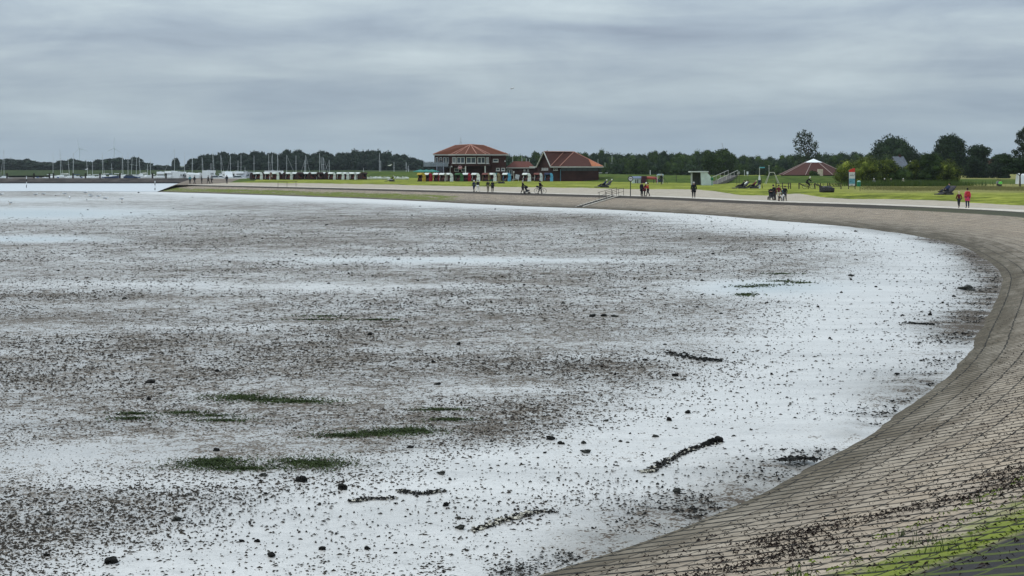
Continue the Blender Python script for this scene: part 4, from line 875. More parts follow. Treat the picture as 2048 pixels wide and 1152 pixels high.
def joints(kind):
    """figure faces -Y, 1.72 m; returns joint positions"""
    J = dict(pel=(0, 0, .92), wai=(0, 0, 1.08), che=(0, .01, 1.30), nek=(0, .01, 1.46), hd0=(0, -.01, 1.55), hd1=(0, -.015, 1.63), hd2=(0, 0, 1.70), nose=(0, -.105, 1.61))
    for s, q in ((-1, 'l'), (1, 'r')):
        J.update({'sh'+q: (s*.17, .01, 1.40), 'el'+q: (s*.24, .03, 1.13), 'wr'+q: (s*.25, -.03, .88), 'pa'+q: (s*.25, -.05, .81), 'hi'+q: (s*.09, 0, .88), 'kn'+q: (s*.10, -.02, .49), 'an'+q: (s*.10, .03, .09), 'to'+q: (s*.12, -.12, .035)})
    def sw(q, hx, knee, ank, toe): J['kn'+q] = (J['kn'+q][0], knee[0], knee[1]); J['an'+q] = (J['an'+q][0], ank[0], ank[1]); J['to'+q] = (J['to'+q][0], toe[0], toe[1])
    if kind == 'walk':
        sw('l', 0, (-.17, .50), (-.25, .10), (-.40, .07)); sw('r', 0, (.03, .49), (.28, .13), (.17, .03))
        J['ell'] = (-.24, .13, 1.15); J['wrl'] = (-.25, .14, .90); J['pal'] = (-.25, .14, .83); J['elr'] = (.24, -.06, 1.14); J['wrr'] = (.25, -.22, .94); J['par'] = (.25, -.27, .88)
    if kind == 'push':
        for s, q in ((-1, 'l'), (1, 'r')): J['el'+q] = (s*.23, -.12, 1.15); J['wr'+q] = (s*.19, -.36, 1.06); J['pa'+q] = (s*.18, -.43, 1.04)
        sw('l', 0, (-.12, .50), (-.17, .09), (-.32, .05)); sw('r', 0, (.05, .49), (.24, .12), (.12, .03))
    if kind == 'lean':
        for k in ('che', 'nek', 'hd0', 'hd1', 'hd2', 'nose'): x, y, z = J[k]; J[k] = (x, y-.5*(z-1.0)*.7, z-.12*(z-1.0)*.7)
        for s, q in ((-1, 'l'), (1, 'r')): J['sh'+q] = (s*.17, -.15, 1.35); J['el'+q] = (s*.22, -.22, 1.08); J['wr'+q] = (s*.17, -.42, .98); J['pa'+q] = (s*.16, -.49, .96)
    if kind in ('sit', 'recline'):
        dz_ = -.46; 
        for k in J: J[k] = (J[k][0], J[k][1], J[k][2]+dz_)
        for s, q in ((-1, 'l'), (1, 'r')): J['kn'+q] = (s*.13, -.43, .50); J['an'+q] = (s*.12, -.50, .09); J['to'+q] = (s*.13, -.66, .05); J['el'+q] = (s*.25, -.08, .70); J['wr'+q] = (s*.17, -.30, .60); J['pa'+q] = (s*.15, -.37, .58)
    if kind == 'recline':
        for k in J:
            if k[:2] in ('kn', 'an', 'to'): continue
            x, y, z = J[k]; t = z-.44; J[k] = (x, y+.55*t, .44+t*.88) if t > 0 else (x, y, z)
        for s, q in ((-1, 'l'), (1, 'r')): J['kn'+q] = (s*.12, -.42, .52); J['an'+q] = (s*.12, -.80, .30); J['to'+q] = (s*.13, -.92, .40)
    if kind == 'ride':
        for k in ('pel', 'wai', 'hil', 'hir'): x, y, z = J[k]; J[k] = (x, y+.2, z+.06)
        J['che'] = (0, -.02, 1.30); J['nek'] = (0, -.13, 1.42); J['hd0'] = (0, -.2, 1.48); J['hd1'] = (0, -.24, 1.56); J['hd2'] = (0, -.24, 1.63); J['nose'] = (0, -.34, 1.53)
        for s, q in ((-1, 'l'), (1, 'r')): J['sh'+q] = (s*.17, -.08, 1.36); J['el'+q] = (s*.22, -.26, 1.16); J['wr'+q] = (s*.22, -.46, 1.06); J['pa'+q] = (s*.22, -.52, 1.05)
        sw('l', 0, (-.17, .66), (.0, .30), (-.14, .24)); sw('r', 0, (-.12, .50), (.07, .13), (-.07, .07))
    return J
RAD = dict(pel=.13, wai=.115, che=.14, nek=.055, hd0=.075, hd1=.095, hd2=.07, nose=.018, sh=.062, el=.043, wr=.028, pa=.03, hi=.088, kn=.058, an=.042, to=.035)
BON = [('pel', 'wai'), ('wai', 'che'), ('che', 'nek'), ('nek', 'hd0'), ('hd0', 'hd1'), ('hd1', 'hd2'), ('hd1', 'nose')]
for q in 'lr': BON += [('che', 'sh'+q), ('sh'+q, 'el'+q), ('el'+q, 'wr'+q), ('wr'+q, 'pa'+q), ('pel', 'hi'+q), ('hi'+q, 'kn'+q), ('kn'+q, 'an'+q), ('an'+q, 'to'+q)]
def rk(k): return RAD[k] if k in RAD else RAD[k[:2]]
def fig_meshes(kind):
    J = joints(kind); names = list(J); names.remove('pel'); names = ['pel']+names; ix = {n: i for i, n in enumerate(names)}
    vs = [J[n] for n in names]; rad = [rk(n) for n in names]; es = [(ix[a], ix[b]) for a, b in BON]
    for q, s in (('l', -1), ('r', 1)):          # five fingers, bent and unequal
        pa = Vector(J['pa'+q]); wr = Vector(J['wr'+q]); d = (pa-wr).normalized(); sd = Vector((0, 1, 0)) if abs(d.y) < .7 else Vector((1, 0, 0)); inw = Vector((-s, 0, 0)) if abs(d.y) < .7 else Vector((0, 0, -1))
        for f, (o_, ln) in enumerate([(-.028, .058), (-.010, .068), (.010, .064), (.027, .05)]):
            b0 = pa+d*.025+sd*o_; b1 = b0+d*ln*.6+inw*.005; b2 = b1+d*ln*.35+inw*.022; k = len(vs); vs += [tuple(b0), tuple(b1), tuple(b2)]; rad += [.010, .009, .007]; es += [(ix['pa'+q], k), (k, k+1), (k+1, k+2)]
        b0 = pa-d*.02-sd*.035; b1 = b0+d*.04-sd*.012+inw*.012; k = len(vs); vs += [tuple(b0), tuple(b1)]; rad += [.012, .009]; es += [(ix['pa'+q], k), (k, k+1)]
    out = {'body': skin_bake('body', vs, es, rad, skinm)}
    def sub(keys, bones, k, add, nm, extra=None):
        ii = {n: i for i, n in enumerate(keys)}; v = [J[n] for n in keys]; r_ = [rk(n)*k+add for n in keys]; e = [(ii[a], ii[b]) for a, b in bones]; out[nm] = skin_bake(nm, v, e, r_, CL['black'])
    sub(['che', 'wai', 'pel', 'nek']+[a+q for q in 'lr' for a in ('sh', 'el', 'wr')], [('pel', 'wai'), ('wai', 'che'), ('che', 'nek')]+[e for q in 'lr' for e in (('che', 'sh'+q), ('sh'+q, 'el'+q), ('el'+q, 'wr'+q))], 1.16, .018, 'jacket')
    sub(['pel']+[a+q for q in 'lr' for a in ('hi', 'kn', 'an')], [e for q in 'lr' for e in (('pel', 'hi'+q), ('hi'+q, 'kn'+q), ('kn'+q, 'an'+q))], 1.14, .013, 'trousers')
    h = J['hd1']; h2 = Vector(J['hd2'])-Vector(J['hd0']); rot = Vector((0, 0, 1)).rotation_difference(h2.normalized()).to_matrix()
    mb = MB(); mb.ell((h[0], h[1]+.022, h[2]+.03), (.098, .105, .105), 12, 8, rot); hm = mb.build('hair', m_hair['brown'], None, smooth=True); out['hair'] = hm.data; bpy.data.objects.remove(hm)
    mb = MB(); mb.ell((h[0], h[1]+.05, h[2]-.07), (.10, .075, .17), 12, 8, rot); hm = mb.build('hair', m_hair['brown'], None, smooth=True); out['long_hair'] = hm.data; bpy.data.objects.remove(hm)
    for q in 'lr':
        a, t = Vector(J['an'+q]), Vector(J['to'+q]); mb = MB(); d = (t-a); d2 = d.normalized(); c = a+d*.5
        rt = Vector((0, 1, 0)).rotation_difference(Vector((d2.x, d2.y, d2.z*.4)).normalized()).to_matrix(); mb.ell((c.x, c.y, c.z-.012), (.05, .13, .05), 10, 6, rt); so_ = mb.build('shoe', CL['black'], None, smooth=True); out['shoe'+q] = so_.data; bpy.data.objects.remove(so_)
    p = J['pel']; w_ = J['wai']; mb = MB(); mb.tube((p[0], p[1], p[2]-.30), (w_[0], w_[1], w_[2]+.02), .235, .165, 14); sk = mb.build('coat_skirt', CL['black'], None, smooth=True); out['skirt'] = sk.data; bpy.data.objects.remove(sk)
    eh = Vector(J['hd1']); out['eyes'] = [tuple(eh+rot @ Vector((s*.034, -.088, .0))) for s in (-1, 1)]
    return out
FIG = {k: fig_meshes(k) for k in ('stand', 'walk', 'push', 'lean', 'sit', 'recline', 'ride')}
def person(kind, loc, rz, label, top='black', legs='dark', hair='brown', h=1.72, longh=False, coat=False, group=None, shoes='black', bare=False, stout=1.0, backpack=None, bag=None):
    f = FIG[kind]; t = thing('person', loc, label, 'person', group, rz, (h/1.72*stout, h/1.72*stout, h/1.72))
    def add(nm, key, mat):
        o = bpy.data.objects.new(nm, f[key]); C.objects.link(o); o.parent = t
        o.material_slots[0].link = 'OBJECT'; o.material_slots[0].material = mat; return o
    add('body', 'body', skinm); add('jacket', 'jacket', CL[top])
    if not bare: add('trousers', 'trousers', CL[legs])
    else:
        o = add('shorts', 'trousers', CL[legs]); o.scale = (1.04, 1.0, .62); o.location = (0, 0, .92*.38)
    add('hair', 'hair', m_hair[hair] if hair in m_hair else CL[hair])
    if longh: add('hair', 'long_hair', m_hair[hair] if hair in m_hair else CL[hair])
    if coat: add('coat_skirt', 'skirt', CL[top])
    add('shoe', 'shoel', CL[shoes]); add('shoe', 'shoer', CL[shoes])
    for e in f['eyes']: mb = MB(); mb.ell((0, 0, 0), (.013, .008, .011), 6, 4); mb.build('eye', m_black, t, e)
    if backpack: mb = MB(); mb.box((0, .20, 1.22), (.30, .17, .44)); mb.ell((0, .25, 1.14), (.13, .10, .14)); mb.build('backpack', CL[backpack], t)
    return t
TOW, AWAY, LEFT, RIGHT = 0, math.pi, -math.pi/2, math.pi/2
def pat(px, py): v = foot(px, py); return (v.x, v.y, v.z-.005)
gw = 'walkers on the promenade'
person('walk', pat(948, 383.5), AWAY+.5, 'person in dark jacket walking, leftmost of the four walkers by the restaurant', 'navy', 'navy', 'white', 1.68)
person('walk', pat(956, 383.6), AWAY-.4, 'person in dark top and light trousers beside the leftmost walker', 'black', 'white', 'black', 1.74)
person('walk', pat(976, 384.4), AWAY+.2, 'person in black jacket and khaki trousers, third of four promenade walkers', 'black', 'khaki', 'black', 1.72)
person('stand', pat(985, 384.4), AWAY-.3, 'person all in black, rightmost of the four walkers by the restaurant', 'black', 'dark', 'black', 1.68, coat=True)
person('push', pat(1045.5, 387.4), RIGHT+.15, 'person in dark clothes with grey hair pushing a pushchair', 'black', 'dark', 'grey', 1.80)
person('push', pat(1080, 387.7), RIGHT+.5, 'person in dark clothes standing beside a bicycle', 'black', 'dark', 'black', 1.78)
person('stand', pat(1283.5, 392.2), AWAY-.8, 'tall person in black, left of the trio beside the round sign', 'black', 'dark', 'black', 1.76, coat=True)
person('lean', pat(1289, 392.2), RIGHT-.2, 'person in dark maroon leaning forward with pale hair in the middle of the trio', 'maroon', 'dark', 'white', 1.74, coat=True)
person('push', pat(1296, 392.2), LEFT-.1, 'person in red jacket and black trousers, right of the trio', 'red', 'dark', 'brown', 1.62)
person('stand', pat(1387.5, 395.2), AWAY, 'broad man seen from behind in black jacket with pale collar', 'black', 'dark', 'grey', 1.84, stout=1.15, coat=True)
person('walk', pat(1322.5, 368.8), TOW+.4, 'person in black with light hair walking in front of the swing frame', 'black', 'dark', 'blond', 1.72)
person('lean', pat(1550, 400.5), LEFT+.35, 'person in black bending over the pram', 'black', 'dark', 'black', 1.74)
person('walk', pat(1557.5, 402.3), TOW+.2, 'person in dark maroon sweater and pale shorts with bare legs', 'maroon', 'beige', 'black', 1.72, bare=True)
person('walk', pat(1570, 402.3), TOW-.3, 'person in black vest walking right of the dog', 'black', 'dark', 'black', 1.62)
person('walk', pat(1566, 402.0), TOW+.5, 'child in teal jacket half hidden behind the walker in black vest', 'teal', 'dark', 'brown', 1.40)
person('walk', pat(1918, 415.4), AWAY+.1, 'child with blond hair and dark red jacket seen from behind', 'maroon', 'dark', 'blond', 1.46, longh=True)
person('stand', pat(1935, 415.6), AWAY, 'person in long pink-red coat with red backpack seen from behind', 'pink', 'navy', 'black', 1.76, coat=True, backpack='red')
for px_, py_, pose, rz_, top, hair, lab in ((380, 367.6, 'stand', .3, 'teal', 'black', 'person in teal top, leftmost of the distant figures on the cape'), (389, 367.6, 'walk', 1.2, 'black', 'black', 'person in black, second of the distant figures on the cape'),
        (403.5, 367.6, 'stand', 2.0, 'black', 'black', 'person in black, third of the distant figures on the cape'), (416.5, 367.4, 'walk', 2.4, 'black', 'black', 'tall person in black, fourth of the distant figures on the cape'),
        (423.5, 367, 'walk', -2, 'grey', 'brown', 'person in grey, fifth of the distant figures on the cape'), (453.5, 367.2, 'stand', 2.9, 'black', 'black', 'person in black standing alone at the left end of the grass bank')):
    person(pose, pat(px_, py_), rz_, lab, top, 'dark', hair, 1.7)
e_ = person('lean', (W(880, 357), 356.4, 2.0+bz), .5, 'person in dark jacket leaning on the balcony railing', 'dark', 'navy', 'black', 1.7); e_.location = (W(881, 357), 357.0, 2.0+bz)
# bathers and loungers on the grass: low wooden wave lounger
m_lng = pm('lounger_wood', (.055, .05, .055), .7, .3, 5)
def lounger(loc, rz, label, sc=1.0, boat=False):
    t = thing('lounger', loc, label, 'lounger', 'wooden loungers on the grass', rz, sc); mb = MB()
    pr = [(-1.35, .12), (-.9, .14), (-.45, .34), (-.05, .36), (.25, .34), (.62, .62), (.95, .98), (1.02, .95), (.70, .52), (.34, .22), (0, .26), (-.45, .24), (-.9, .04), (-1.35, .02)]
    mb.prism(pr, 'x', -.45, .45); mb.build('seat', m_lng, t)
    for s in (-.35, .35): mb = MB(); mb.box((s, .1, .1), (.08, 1.1, .28)); mb.build('runner', m_lng, t)
    return t
def lie(px, py, rz, label, llabel, **k):
    p = pat(px, py); t = lounger(p, rz, llabel); d = person('recline', (p[0], p[1], p[2]-.02), rz, label, **k); return d
lie(1208, 375, LEFT+.25, 'white-haired person in dark jacket, left of two reclining by the steps', 'dark wooden lounger left of the round sign, two people on it', top='navy', legs='black', hair='white')
p_ = pat(1216, 374.0); person('recline', (p_[0]+.2, p_[1]+.2, p_[2]-.02), LEFT+.25, 'person with white hair and blue jacket reclining right of two by the steps', 'jeans', 'grey', 'white')
lie(1484, 377, LEFT+.1, 'person in black reclining left of the person in red', 'dark wooden lounger under the leftmost of the reclining pair', top='black', legs='black', hair='black')
p_ = pat(1488, 376.5); person('recline', (p_[0]+.2, p_[1]+.5, p_[2]), LEFT+.1, 'person with white collar reclining behind the one in black', 'white', 'dark', 'black')
lie(1507, 377, LEFT+.1, 'person in dark red jacket reclining in front of the hanging towel', 'low dark lounger of the person in dark red', top='maroon', legs='black', hair='blond')
lie(1893, 389.5, LEFT+.45, 'person in navy jacket with dark hair lying on the lounger near the pink coat', 'dark wooden lounger on the grass left of the child in dark red', top='navy', legs='dark', hair='black', h=1.9)
lie(783, 363, LEFT+.1, 'person sitting up on a lounger on the lawn left of the restaurant', 'dark lounger on the lawn edge left of the yellow beach chair', top='black', legs='white', hair='grey')
lounger(pat(1002, 367), LEFT+.1, 'empty black lounger on the grass below the khaki beach chair')
for px_, py_, top, hair, lab in ((1769, 370, 'black', 'white', 'person in black with pale hair sitting in the rough grass, left of a pair'), (1782, 370, 'black', 'beige', 'person in black sitting in the rough grass, right of a pair'), (1748, 370, 'grey', 'white', 'person with white cap sitting low beside the green bin bushes'), (1806.5, 370, 'beige', 'white', 'person in beige sitting in the tall grass in front of the bushes'), (2001, 374, 'green', 'brown', 'person in bright green jacket crouching near the right-hand tree'), (1996, 373, 'grey', 'black', 'person in grey crouching left of the one in bright green')):
    p = pat(px_, py_); person('sit', (p[0], p[1], p[2]-.1), rnd.uniform(-.6, .6), lab, top, 'dark', hair, 1.6)
# ================================================================== bicycles, pram, dog
m_tyre = pm('rubber', (.015, .015, .016), .8, .2)
def bicycle(loc, rz, label, col=(.03, .03, .035), basket=False):
    t = thing('bicycle', loc, label, 'bicycle', None, rz); fm = pm('bike_frame_%d' % int(col[0]*100), col, .4, .1)
    for y in (-.52, .52):
        mb = MB(); mb.torus((0, 0, 0), .33, .022, 'x', 28, 6); mb.box((0, 0, 0), (.05, .05, .05)); w = mb.build('wheel', m_tyre, t, (0, y, .35))
        mb = MB()
        for k in range(6): a = k*math.pi/6; mb.tube((0, -.32*math.cos(a), -.32*math.sin(a)), (0, .32*math.cos(a), .32*math.sin(a)), .004, .004, 4)
        mb.build('spokes', m_steel, w)
    mb = MB(); fr = [((0, .52, .35), (0, .12, .32)), ((0, .12, .32), (0, .22, .85)), ((0, .22, .8), (0, -.34, .82)), ((0, .12, .32), (0, -.36, .72)), ((0, .52, .35), (0, .22, .78)), ((0, -.52, .35), (0, -.32, .95))]
    for a, b in fr: mb.tube(a, b, .022, .022, 6)
    mb.build('frame', fm, t); mb = MB(); mb.ell((0, .25, .92), (.08, .14, .04)); mb.build('saddle', m_black, t); mb = MB(); mb.tube((-.28, -.27, 1.02), (.28, -.27, 1.02), .018); mb.tube((0, -.32, .94), (0, -.29, 1.02), .02); mb.build('handlebar', m_black, t)
    mb = MB(); mb.tube((-.13, .12, .32), (.13, .12, .32), .015); mb.build('pedal', m_black, t)
    if basket: mb = MB(); mb.box((0, -.42, .95), (.34, .26, .24)); mb.build('basket', m_black, t)
    return t
v = pat(1080.5, 387.0); bicycle((v[0], v[1]+.3, v[2]), LEFT+.1, 'black bicycle held by the person on the promenade', basket=True)
v = pat(1617, 378); bicycle((v[0], v[1], v[2]), RIGHT, 'dark bicycle ridden along the fence')
person('ride', (v[0], v[1], v[2]), RIGHT, 'cyclist in black with white cap riding along the fence', 'black', 'dark', 'white', 1.72)
def pram(loc, rz, label, sc=1.0):
    t = thing('pushchair', loc, label, 'pushchair', None, rz, sc)
    for x in (-.24, .24):
        for y, r_ in ((-.32, .13), (.28, .15)): mb = MB(); mb.torus((0, 0, 0), r_, .028, 'x', 16, 6); mb.tube((-.02, 0, 0), (.02, 0, 0), r_*.5); mb.build('wheel', m_tyre, t, (x, y, r_+.03))
    mb = MB()
    for x in (-.22, .22): mb.tube((x, -.30, .16), (x, .38, 1.02), .018); mb.tube((x, .28, .18), (x, -.12, .62), .018)
    mb.tube((-.22, .38, 1.02), (.22, .38, 1.02), .02); mb.build('frame', m_black, t)
    mb = MB(); mb.prism([(-.38, .42), (.10, .36), (.30, .86), (.16, .98), (-.02, .58), (-.38, .56)], 'x', -.2, .2); mb.build('seat', CL['dark'], t)
    mb = MB(); mb.ell((0, .10, .92), (.23, .28, .20), 12, 8); mb.build('hood', CL['black'], t, smooth=True); mb = MB(); mb.box((0, .02, .30), (.34, .44, .14)); mb.build('basket', CL['grey'], t); return t
v = pat(1544.5, 400.4); pram((v[0]-.1, v[1], v[2]), .15, 'black pram with grey basket left of the group with the dog', 1.12)
v = pat(1053.5, 387.6); pram((v[0], v[1], v[2]), RIGHT+.2, 'black pushchair on the promenade below the white beach chair', 1.0)
v = foot(1561.5, 402.6)
dg_ = thing('dog', (v.x, v.y, v.z), 'black and white dog standing among the walking group', 'dog', None, .5)
dv = [(0, .28, .46), (0, .05, .45), (0, -.22, .46), (0, -.36, .58), (0, -.46, .66), (0, -.60, .62), (0, .45, .50), (0, .60, .60)]; dr = [.10, .10, .13, .075, .08, .04, .03, .02]; de = [(0, 1), (1, 2), (2, 3), (3, 4), (4, 5), (0, 6), (6, 7)]
for s in (-1, 1):
    k = len(dv); dv += [(s*.09, -.24, .34), (s*.09, -.23, .18), (s*.09, -.27, .02)]; dr += [.055, .032, .03]; de += [(2, k), (k, k+1), (k+1, k+2)]
    k = len(dv); dv += [(s*.09, .27, .36), (s*.09, .22, .27), (s*.09, .34, .16), (s*.09, .31, .02)]; dr += [.065, .045, .028, .028]; de += [(0, k), (k, k+1), (k+1, k+2), (k+2, k+3)]
    k = len(dv); dv += [(s*.055, -.43, .76)]; dr += [.022]; de += [(4, k)]
mdg, b = newmat('dog_coat'); t_ = N('ShaderNodeTexCoord'); sp_ = N('ShaderNodeSeparateXYZ'); nt.links.new(t_.outputs['Object'], sp_.inputs[0])
setin(b, 'Base Color', ramp(M_('ADD', M_('MULTIPLY', sp_.outputs[1], -1.0), M_('MULTIPLY', noise(t_.outputs['Object'], 4, 3), .5)), [(.50, (.012, .011, .011)), (.56, (.65, .63, .6))])); setin(b, 'Roughness', .85)
o = bpy.data.objects.new('body', skin_bake('body', dv, de, dr, mdg)); C.objects.link(o); o.parent = dg_
# ================================================================== boats in the harbour
m_hull = pm('boat_white', (.72, .73, .73), .35, .06, 2); m_hullb = pm('boat_blue', (.03, .05, .11), .4, .1); m_alu = pm('mast_alu', (.55, .57, .57), .4, .08, 3, 0, .3); m_deck = pm('boat_deck', (.42, .40, .36), .6, .1); m_cov = pm('sail_cover', (.05, .09, .2), .8, .2)
def hull_mb(L=7.5, Wd=2.4, Hh=1.1, z0=0.0):
    mb = MB(); n = 9; sec = []
    for i in range(n):
        t = i/(n-1); y = -L/2+L*t; w = Wd/2*(1-abs(2*t-.85)**2.4*.92 if t > .425 else 1-.28*((.425-t)/.425)**2); w = max(w, .03); rise = .28*t*t
        sec.append([(-w, y, z0+Hh+rise), (-w*.88, y, z0+Hh*.45), (-w*.35, y, z0+.02+.25*max(0, t-.8)), (w*.35, y, z0+.02+.25*max(0, t-.8)), (w*.88, y, z0+Hh*.45), (w, y, z0+Hh+rise)])
    vs = [p for s in sec for p in s]; fs = []
    for i in range(n-1):
        for j in range(5): fs.append((i*6+j, i*6+j+1, (i+1)*6+j+1, (i+1)*6+j))
        fs.append((i*6+5, i*6, (i+1)*6, (i+1)*6+5))
    fs += [tuple(range(6)), tuple(range((n-1)*6, n*6))[::-1]]; mb.add(vs, fs); return mb
def yacht(px, top, Y, zdeck, rz, lean, label, group, stay=0, hull='white', L=7.0, spr=False):
    x = W(px, Y); z = zdeck-1.1; h = zat(top, Y)-z
    t = thing('sailing_boat', (x, Y, z), label, 'sailing boat', group, rz)
    t.rotation_euler = (0, lean, 0)
    hl = hull_mb(L, L*.32).build('hull', m_hull if hull == 'white' else m_hullb, t); hl.rotation_euler = (0, 0, rz)
    mb = MB(); mb.prism([(-L*.12, 1.1), (L*.22, 1.2), (L*.16, 1.55), (-L*.08, 1.6)], 'x', -L*.09, L*.09); cb = mb.build('cabin', m_hull, t); cb.rotation_euler = (0, 0, rz)
    mb = MB(); r_ = .075*max(.75, Y/600*1.0); mb.tube((0, 0, 1.0), (0, 0, h), r_, r_*.8, 6); mb.build('mast', m_alu, t)
    mb = MB(); mb.box((0, 0, 1.0+.62*(h-1)), (L*.16, .05, .05)); sp = mb.build('spreader', m_alu, t); sp.rotation_euler = (0, 0, .3 if not spr else 0); 
    if spr: sp.scale = (2.4, 1.5, 1.5)
    mb = MB(); mb.tube((0, 0, 1.9), (0, -L*.42, 1.95), .09, .08, 6); bo = mb.build('boom', m_cov if hull != 'white' else m_alu, t); bo.rotation_euler = (0, 0, rz)
    if stay:
        mb = MB(); mb.tube((0, 0, h-.1), (stay, .3, 1.3), .035, .035, 4); mb.build('forestay', m_alu, t)
    return t
gl = 'bare-masted boats in the harbour at left'; gm = 'bare-masted boats behind the campers and beach chairs'
Lb = [(8, 299, 1.0, .4, 0, -1.2), (106, 307, .3, -.4, 0, 0), (122, 300, .8, 1.2, -.035, .6), (140, 312, 1.2, -.8, -.09, 0), (147, 305, .2, 1.0, 0, -.4), (176, 317, .9, .6, -.07, 0), (185, 318, 1.4, 2.0, 0, 0), (206, 305, .5, .9, -.03, .5), (225, 327, 1.0, -.5, -.06, 0), (244, 309, .8, -.8, .02, .4), (256, 305, 1.3, 1.4, 0, 0), (262, 313, .6, -.7, .05, 0), (272, 315, 1.1, .5, .03, 0), (281, 306, .9, 1.0, -.06, 0), (295, 329, .3, -.8, 0, 0), (301, 318, 1.2, .7, 0, 0)]
for i, (px_, top, rz_, hz, ln, st) in enumerate(Lb):
    zz = 1.15+.5*rnd.random(); lab = 'bare mast boat, %s from the left in the left harbour group' % ordn[i]
    if i == 0: lab = 'bare mast boat with forestay at the far left edge'
    yacht(px_, top, 560+rnd.uniform(-18, 22), zz, hz, ln, lab, gl, st, 'white' if i % 4 else 'blue')
Mb = [(349, 298, 0, -4), (369, 304, .01, 0), (385, 310, .0, -.5), (405, 315, -.02, .6), (422, 326, 0, 0), (427, 302, -.03, .5), (443, 310, -.03, 1.0), (461, 311, 0, -1.4), (476, 321, 0, 0), (482, 309, 0, 0), (490, 334, 0, 0), (508, 311, 0, 0), (538, 308, -.015, 0), (544.5, 308, 0, -1.0), (555, 307, 0, .7), (573.5, 310, 0, 3.0), (592, 311, 0, 0), (611.5, 310, 0, 1.6), (609, 320, .02, -1.6), (639.5, 306, -.01, 1.0), (644, 314, 0, 0), (648.5, 315, -.04, 1.6), (658.5, 320, 0, -2.0), (727, 336, 0, 0), (758.5, 306, .01, 0), (761.5, 321, 0, 0), (788, 324, 0, 0), (812.5, 324, -.01, 1.0), (817, 331, 0, 0)]
for i, (px_, top, ln, st) in enumerate(Mb):
    lab = 'bare mast boat, %s from the left behind campers and beach chairs' % (ordn[i] if i < 20 else 'twenty-'+ordn[i-20])
    if i == 14: lab = 'bare mast boat with cross-shaped spreaders above the far beach chairs'
    if i == 24: lab = 'tallest bare mast boat left of the restaurant lawn, above the green dike'
    yacht(px_, top, 600+rnd.uniform(-15, 20), 1.25+.3*rnd.random(), rnd.uniform(-.35, .35), ln, lab, gm, st, 'white' if i % 3 == 0 else 'blue', L=6.0, spr=(i == 14))
for px_, top, lab in ((1025.5, 313, 'thin mast right behind the restaurant corner'), (1043.5, 309, 'thin mast behind the low service house'), (1059, 318, 'short mast left of the gabled house'), (1196, 318, 'pale mast above the right roof end of the gabled house'), (1210, 325, 'short mast right of the gabled house'), (1224, 311, 'thin mast above the trees right of the gabled house')):
    yacht(px_, top, 560, 1.9, .4, 0, 'boat with '+lab, gm)
# small white hulls seen over the breakwater, and low covered dinghies on the grass
for i, (px_, w_) in enumerate(((13, 20), (75, 12), (90, 8), (116, 14), (136, 9), (163, 10), (190, 13), (205, 7), (250, 11), (278, 17), (316, 10), (357, 18))):
    t = thing('motor_boat', (W(px_, 530), 530, .55), 'low white boat, %s from the left behind the breakwater' % ordn[i], 'boat', 'low white boats behind the breakwater', RIGHT+rnd.uniform(-.2, .2)); L_ = w_*.152*1.25
    hull_mb(L_, min(L_*.4, 1.8), .75).build('hull', m_hull, t); mb = MB(); mb.box((0, 0, .95), (.5, L_*.25, .35)); mb.build('cabin', m_cov if i % 2 else m_hull, t)
for i, px_ in enumerate((738, 747, 757, 766, 774, 795, 801, 811)):
    Y_ = 392; t = thing('dinghy', (W(px_, Y_), Y_, 1.98), 'low white covered dinghy, %s from the left on the lawn beside the beach chairs' % ordn[i], 'dinghy', 'low white dinghies on the lawn', RIGHT+rnd.uniform(-.3, .3))
    hull_mb(1.5, .8, .45).build('hull', m_hull, t); mb = MB(); mb.ell((0, -.1, .45), (.36, .6, .16)); mb.build('cover', m_hull if i % 3 else CH['brown'], t, smooth=True)
# mooring piles
mp_ = pm('wet_timber', (.022, .018, .016), .8, .3)
for i, px_ in enumerate((14, 68, 99, 107, 146, 171, 200, 240, 305, 332)):
    mb = MB(); mb.tube((0, 0, -.5), (0, 0, zat(346.5, 520)-.3), .26, .24, 8); mb.build('x', mp_, None, (W(px_, 521), 521, .3)); o = C.objects[-1]; o.name = 'mooring_post'; tag(o, 'dark wooden mooring pile, %s from the left behind the breakwater' % ordn[i], 'mooring post', 'dark mooring piles behind the breakwater')
for px_, y0, y1, lab in ((53, 352, 375.5, 'thin marker stake standing in the channel at far left'), (310, 361, 380.5, 'thin marker stake in the channel near the tip of the cape')):
    Yk = at(px_, y1, 0)[1]; t = thing('marker_stake', (W(px_, Yk), Yk, 0), lab, 'stake'); hh = (y1-y0)/F*Yk
    for k in range(4): mb = MB(); mb.tube((0, 0, -.2 if k == 0 else hh*k/4), (0, 0, hh*(k+1)/4), .09, .08, 6); mb.build('band', m_hull if k % 2 else mp_, t)
    mb = MB(); mb.box((0, 0, hh), (.3, .1, .25)); mb.build('topmark', mp_, t)
# wind turbines far away
mw_ = pm('turbine_grey', (.62, .66, .70), .6, .03)
ordn += ['twenty-'+w for w in ordn[:9]]
for px_, hub, Yt, ang, lab, ln in ((159.5, 297, 3300, -14, 'distant wind turbine above the left wood', 19), (228.5, 296, 3300, 3, 'distant wind turbine right of the first one with a blade straight up', 22), (1443, 320, 2600, 30, 'faint mast-like turbine far behind the trees above the shelter', 20)):
    if px_ > 1000: continue
    hz = zat(hub, Yt); t = thing('wind_turbine', (W(px_, Yt), Yt, 0), lab, 'wind turbine', 'wind turbines on the horizon'); mb = MB(); mb.tube((0, 0, 0), (0, 0, hz), 1.2, .7, 10); mb.build('tower', mw_, t); mb = MB(); mb.box((0, 0, hz), (2, 5, 2.2)); mb.build('nacelle', mw_, t)
    for k in range(3):
        a = R(ang+120*k); mb = MB(); Lb_ = ln/F*Yt; mb.tube((0, -3, hz), (math.sin(a)*Lb_, -3, hz+math.cos(a)*Lb_), .7, .2, 5); mb.build('blade', mw_, t)
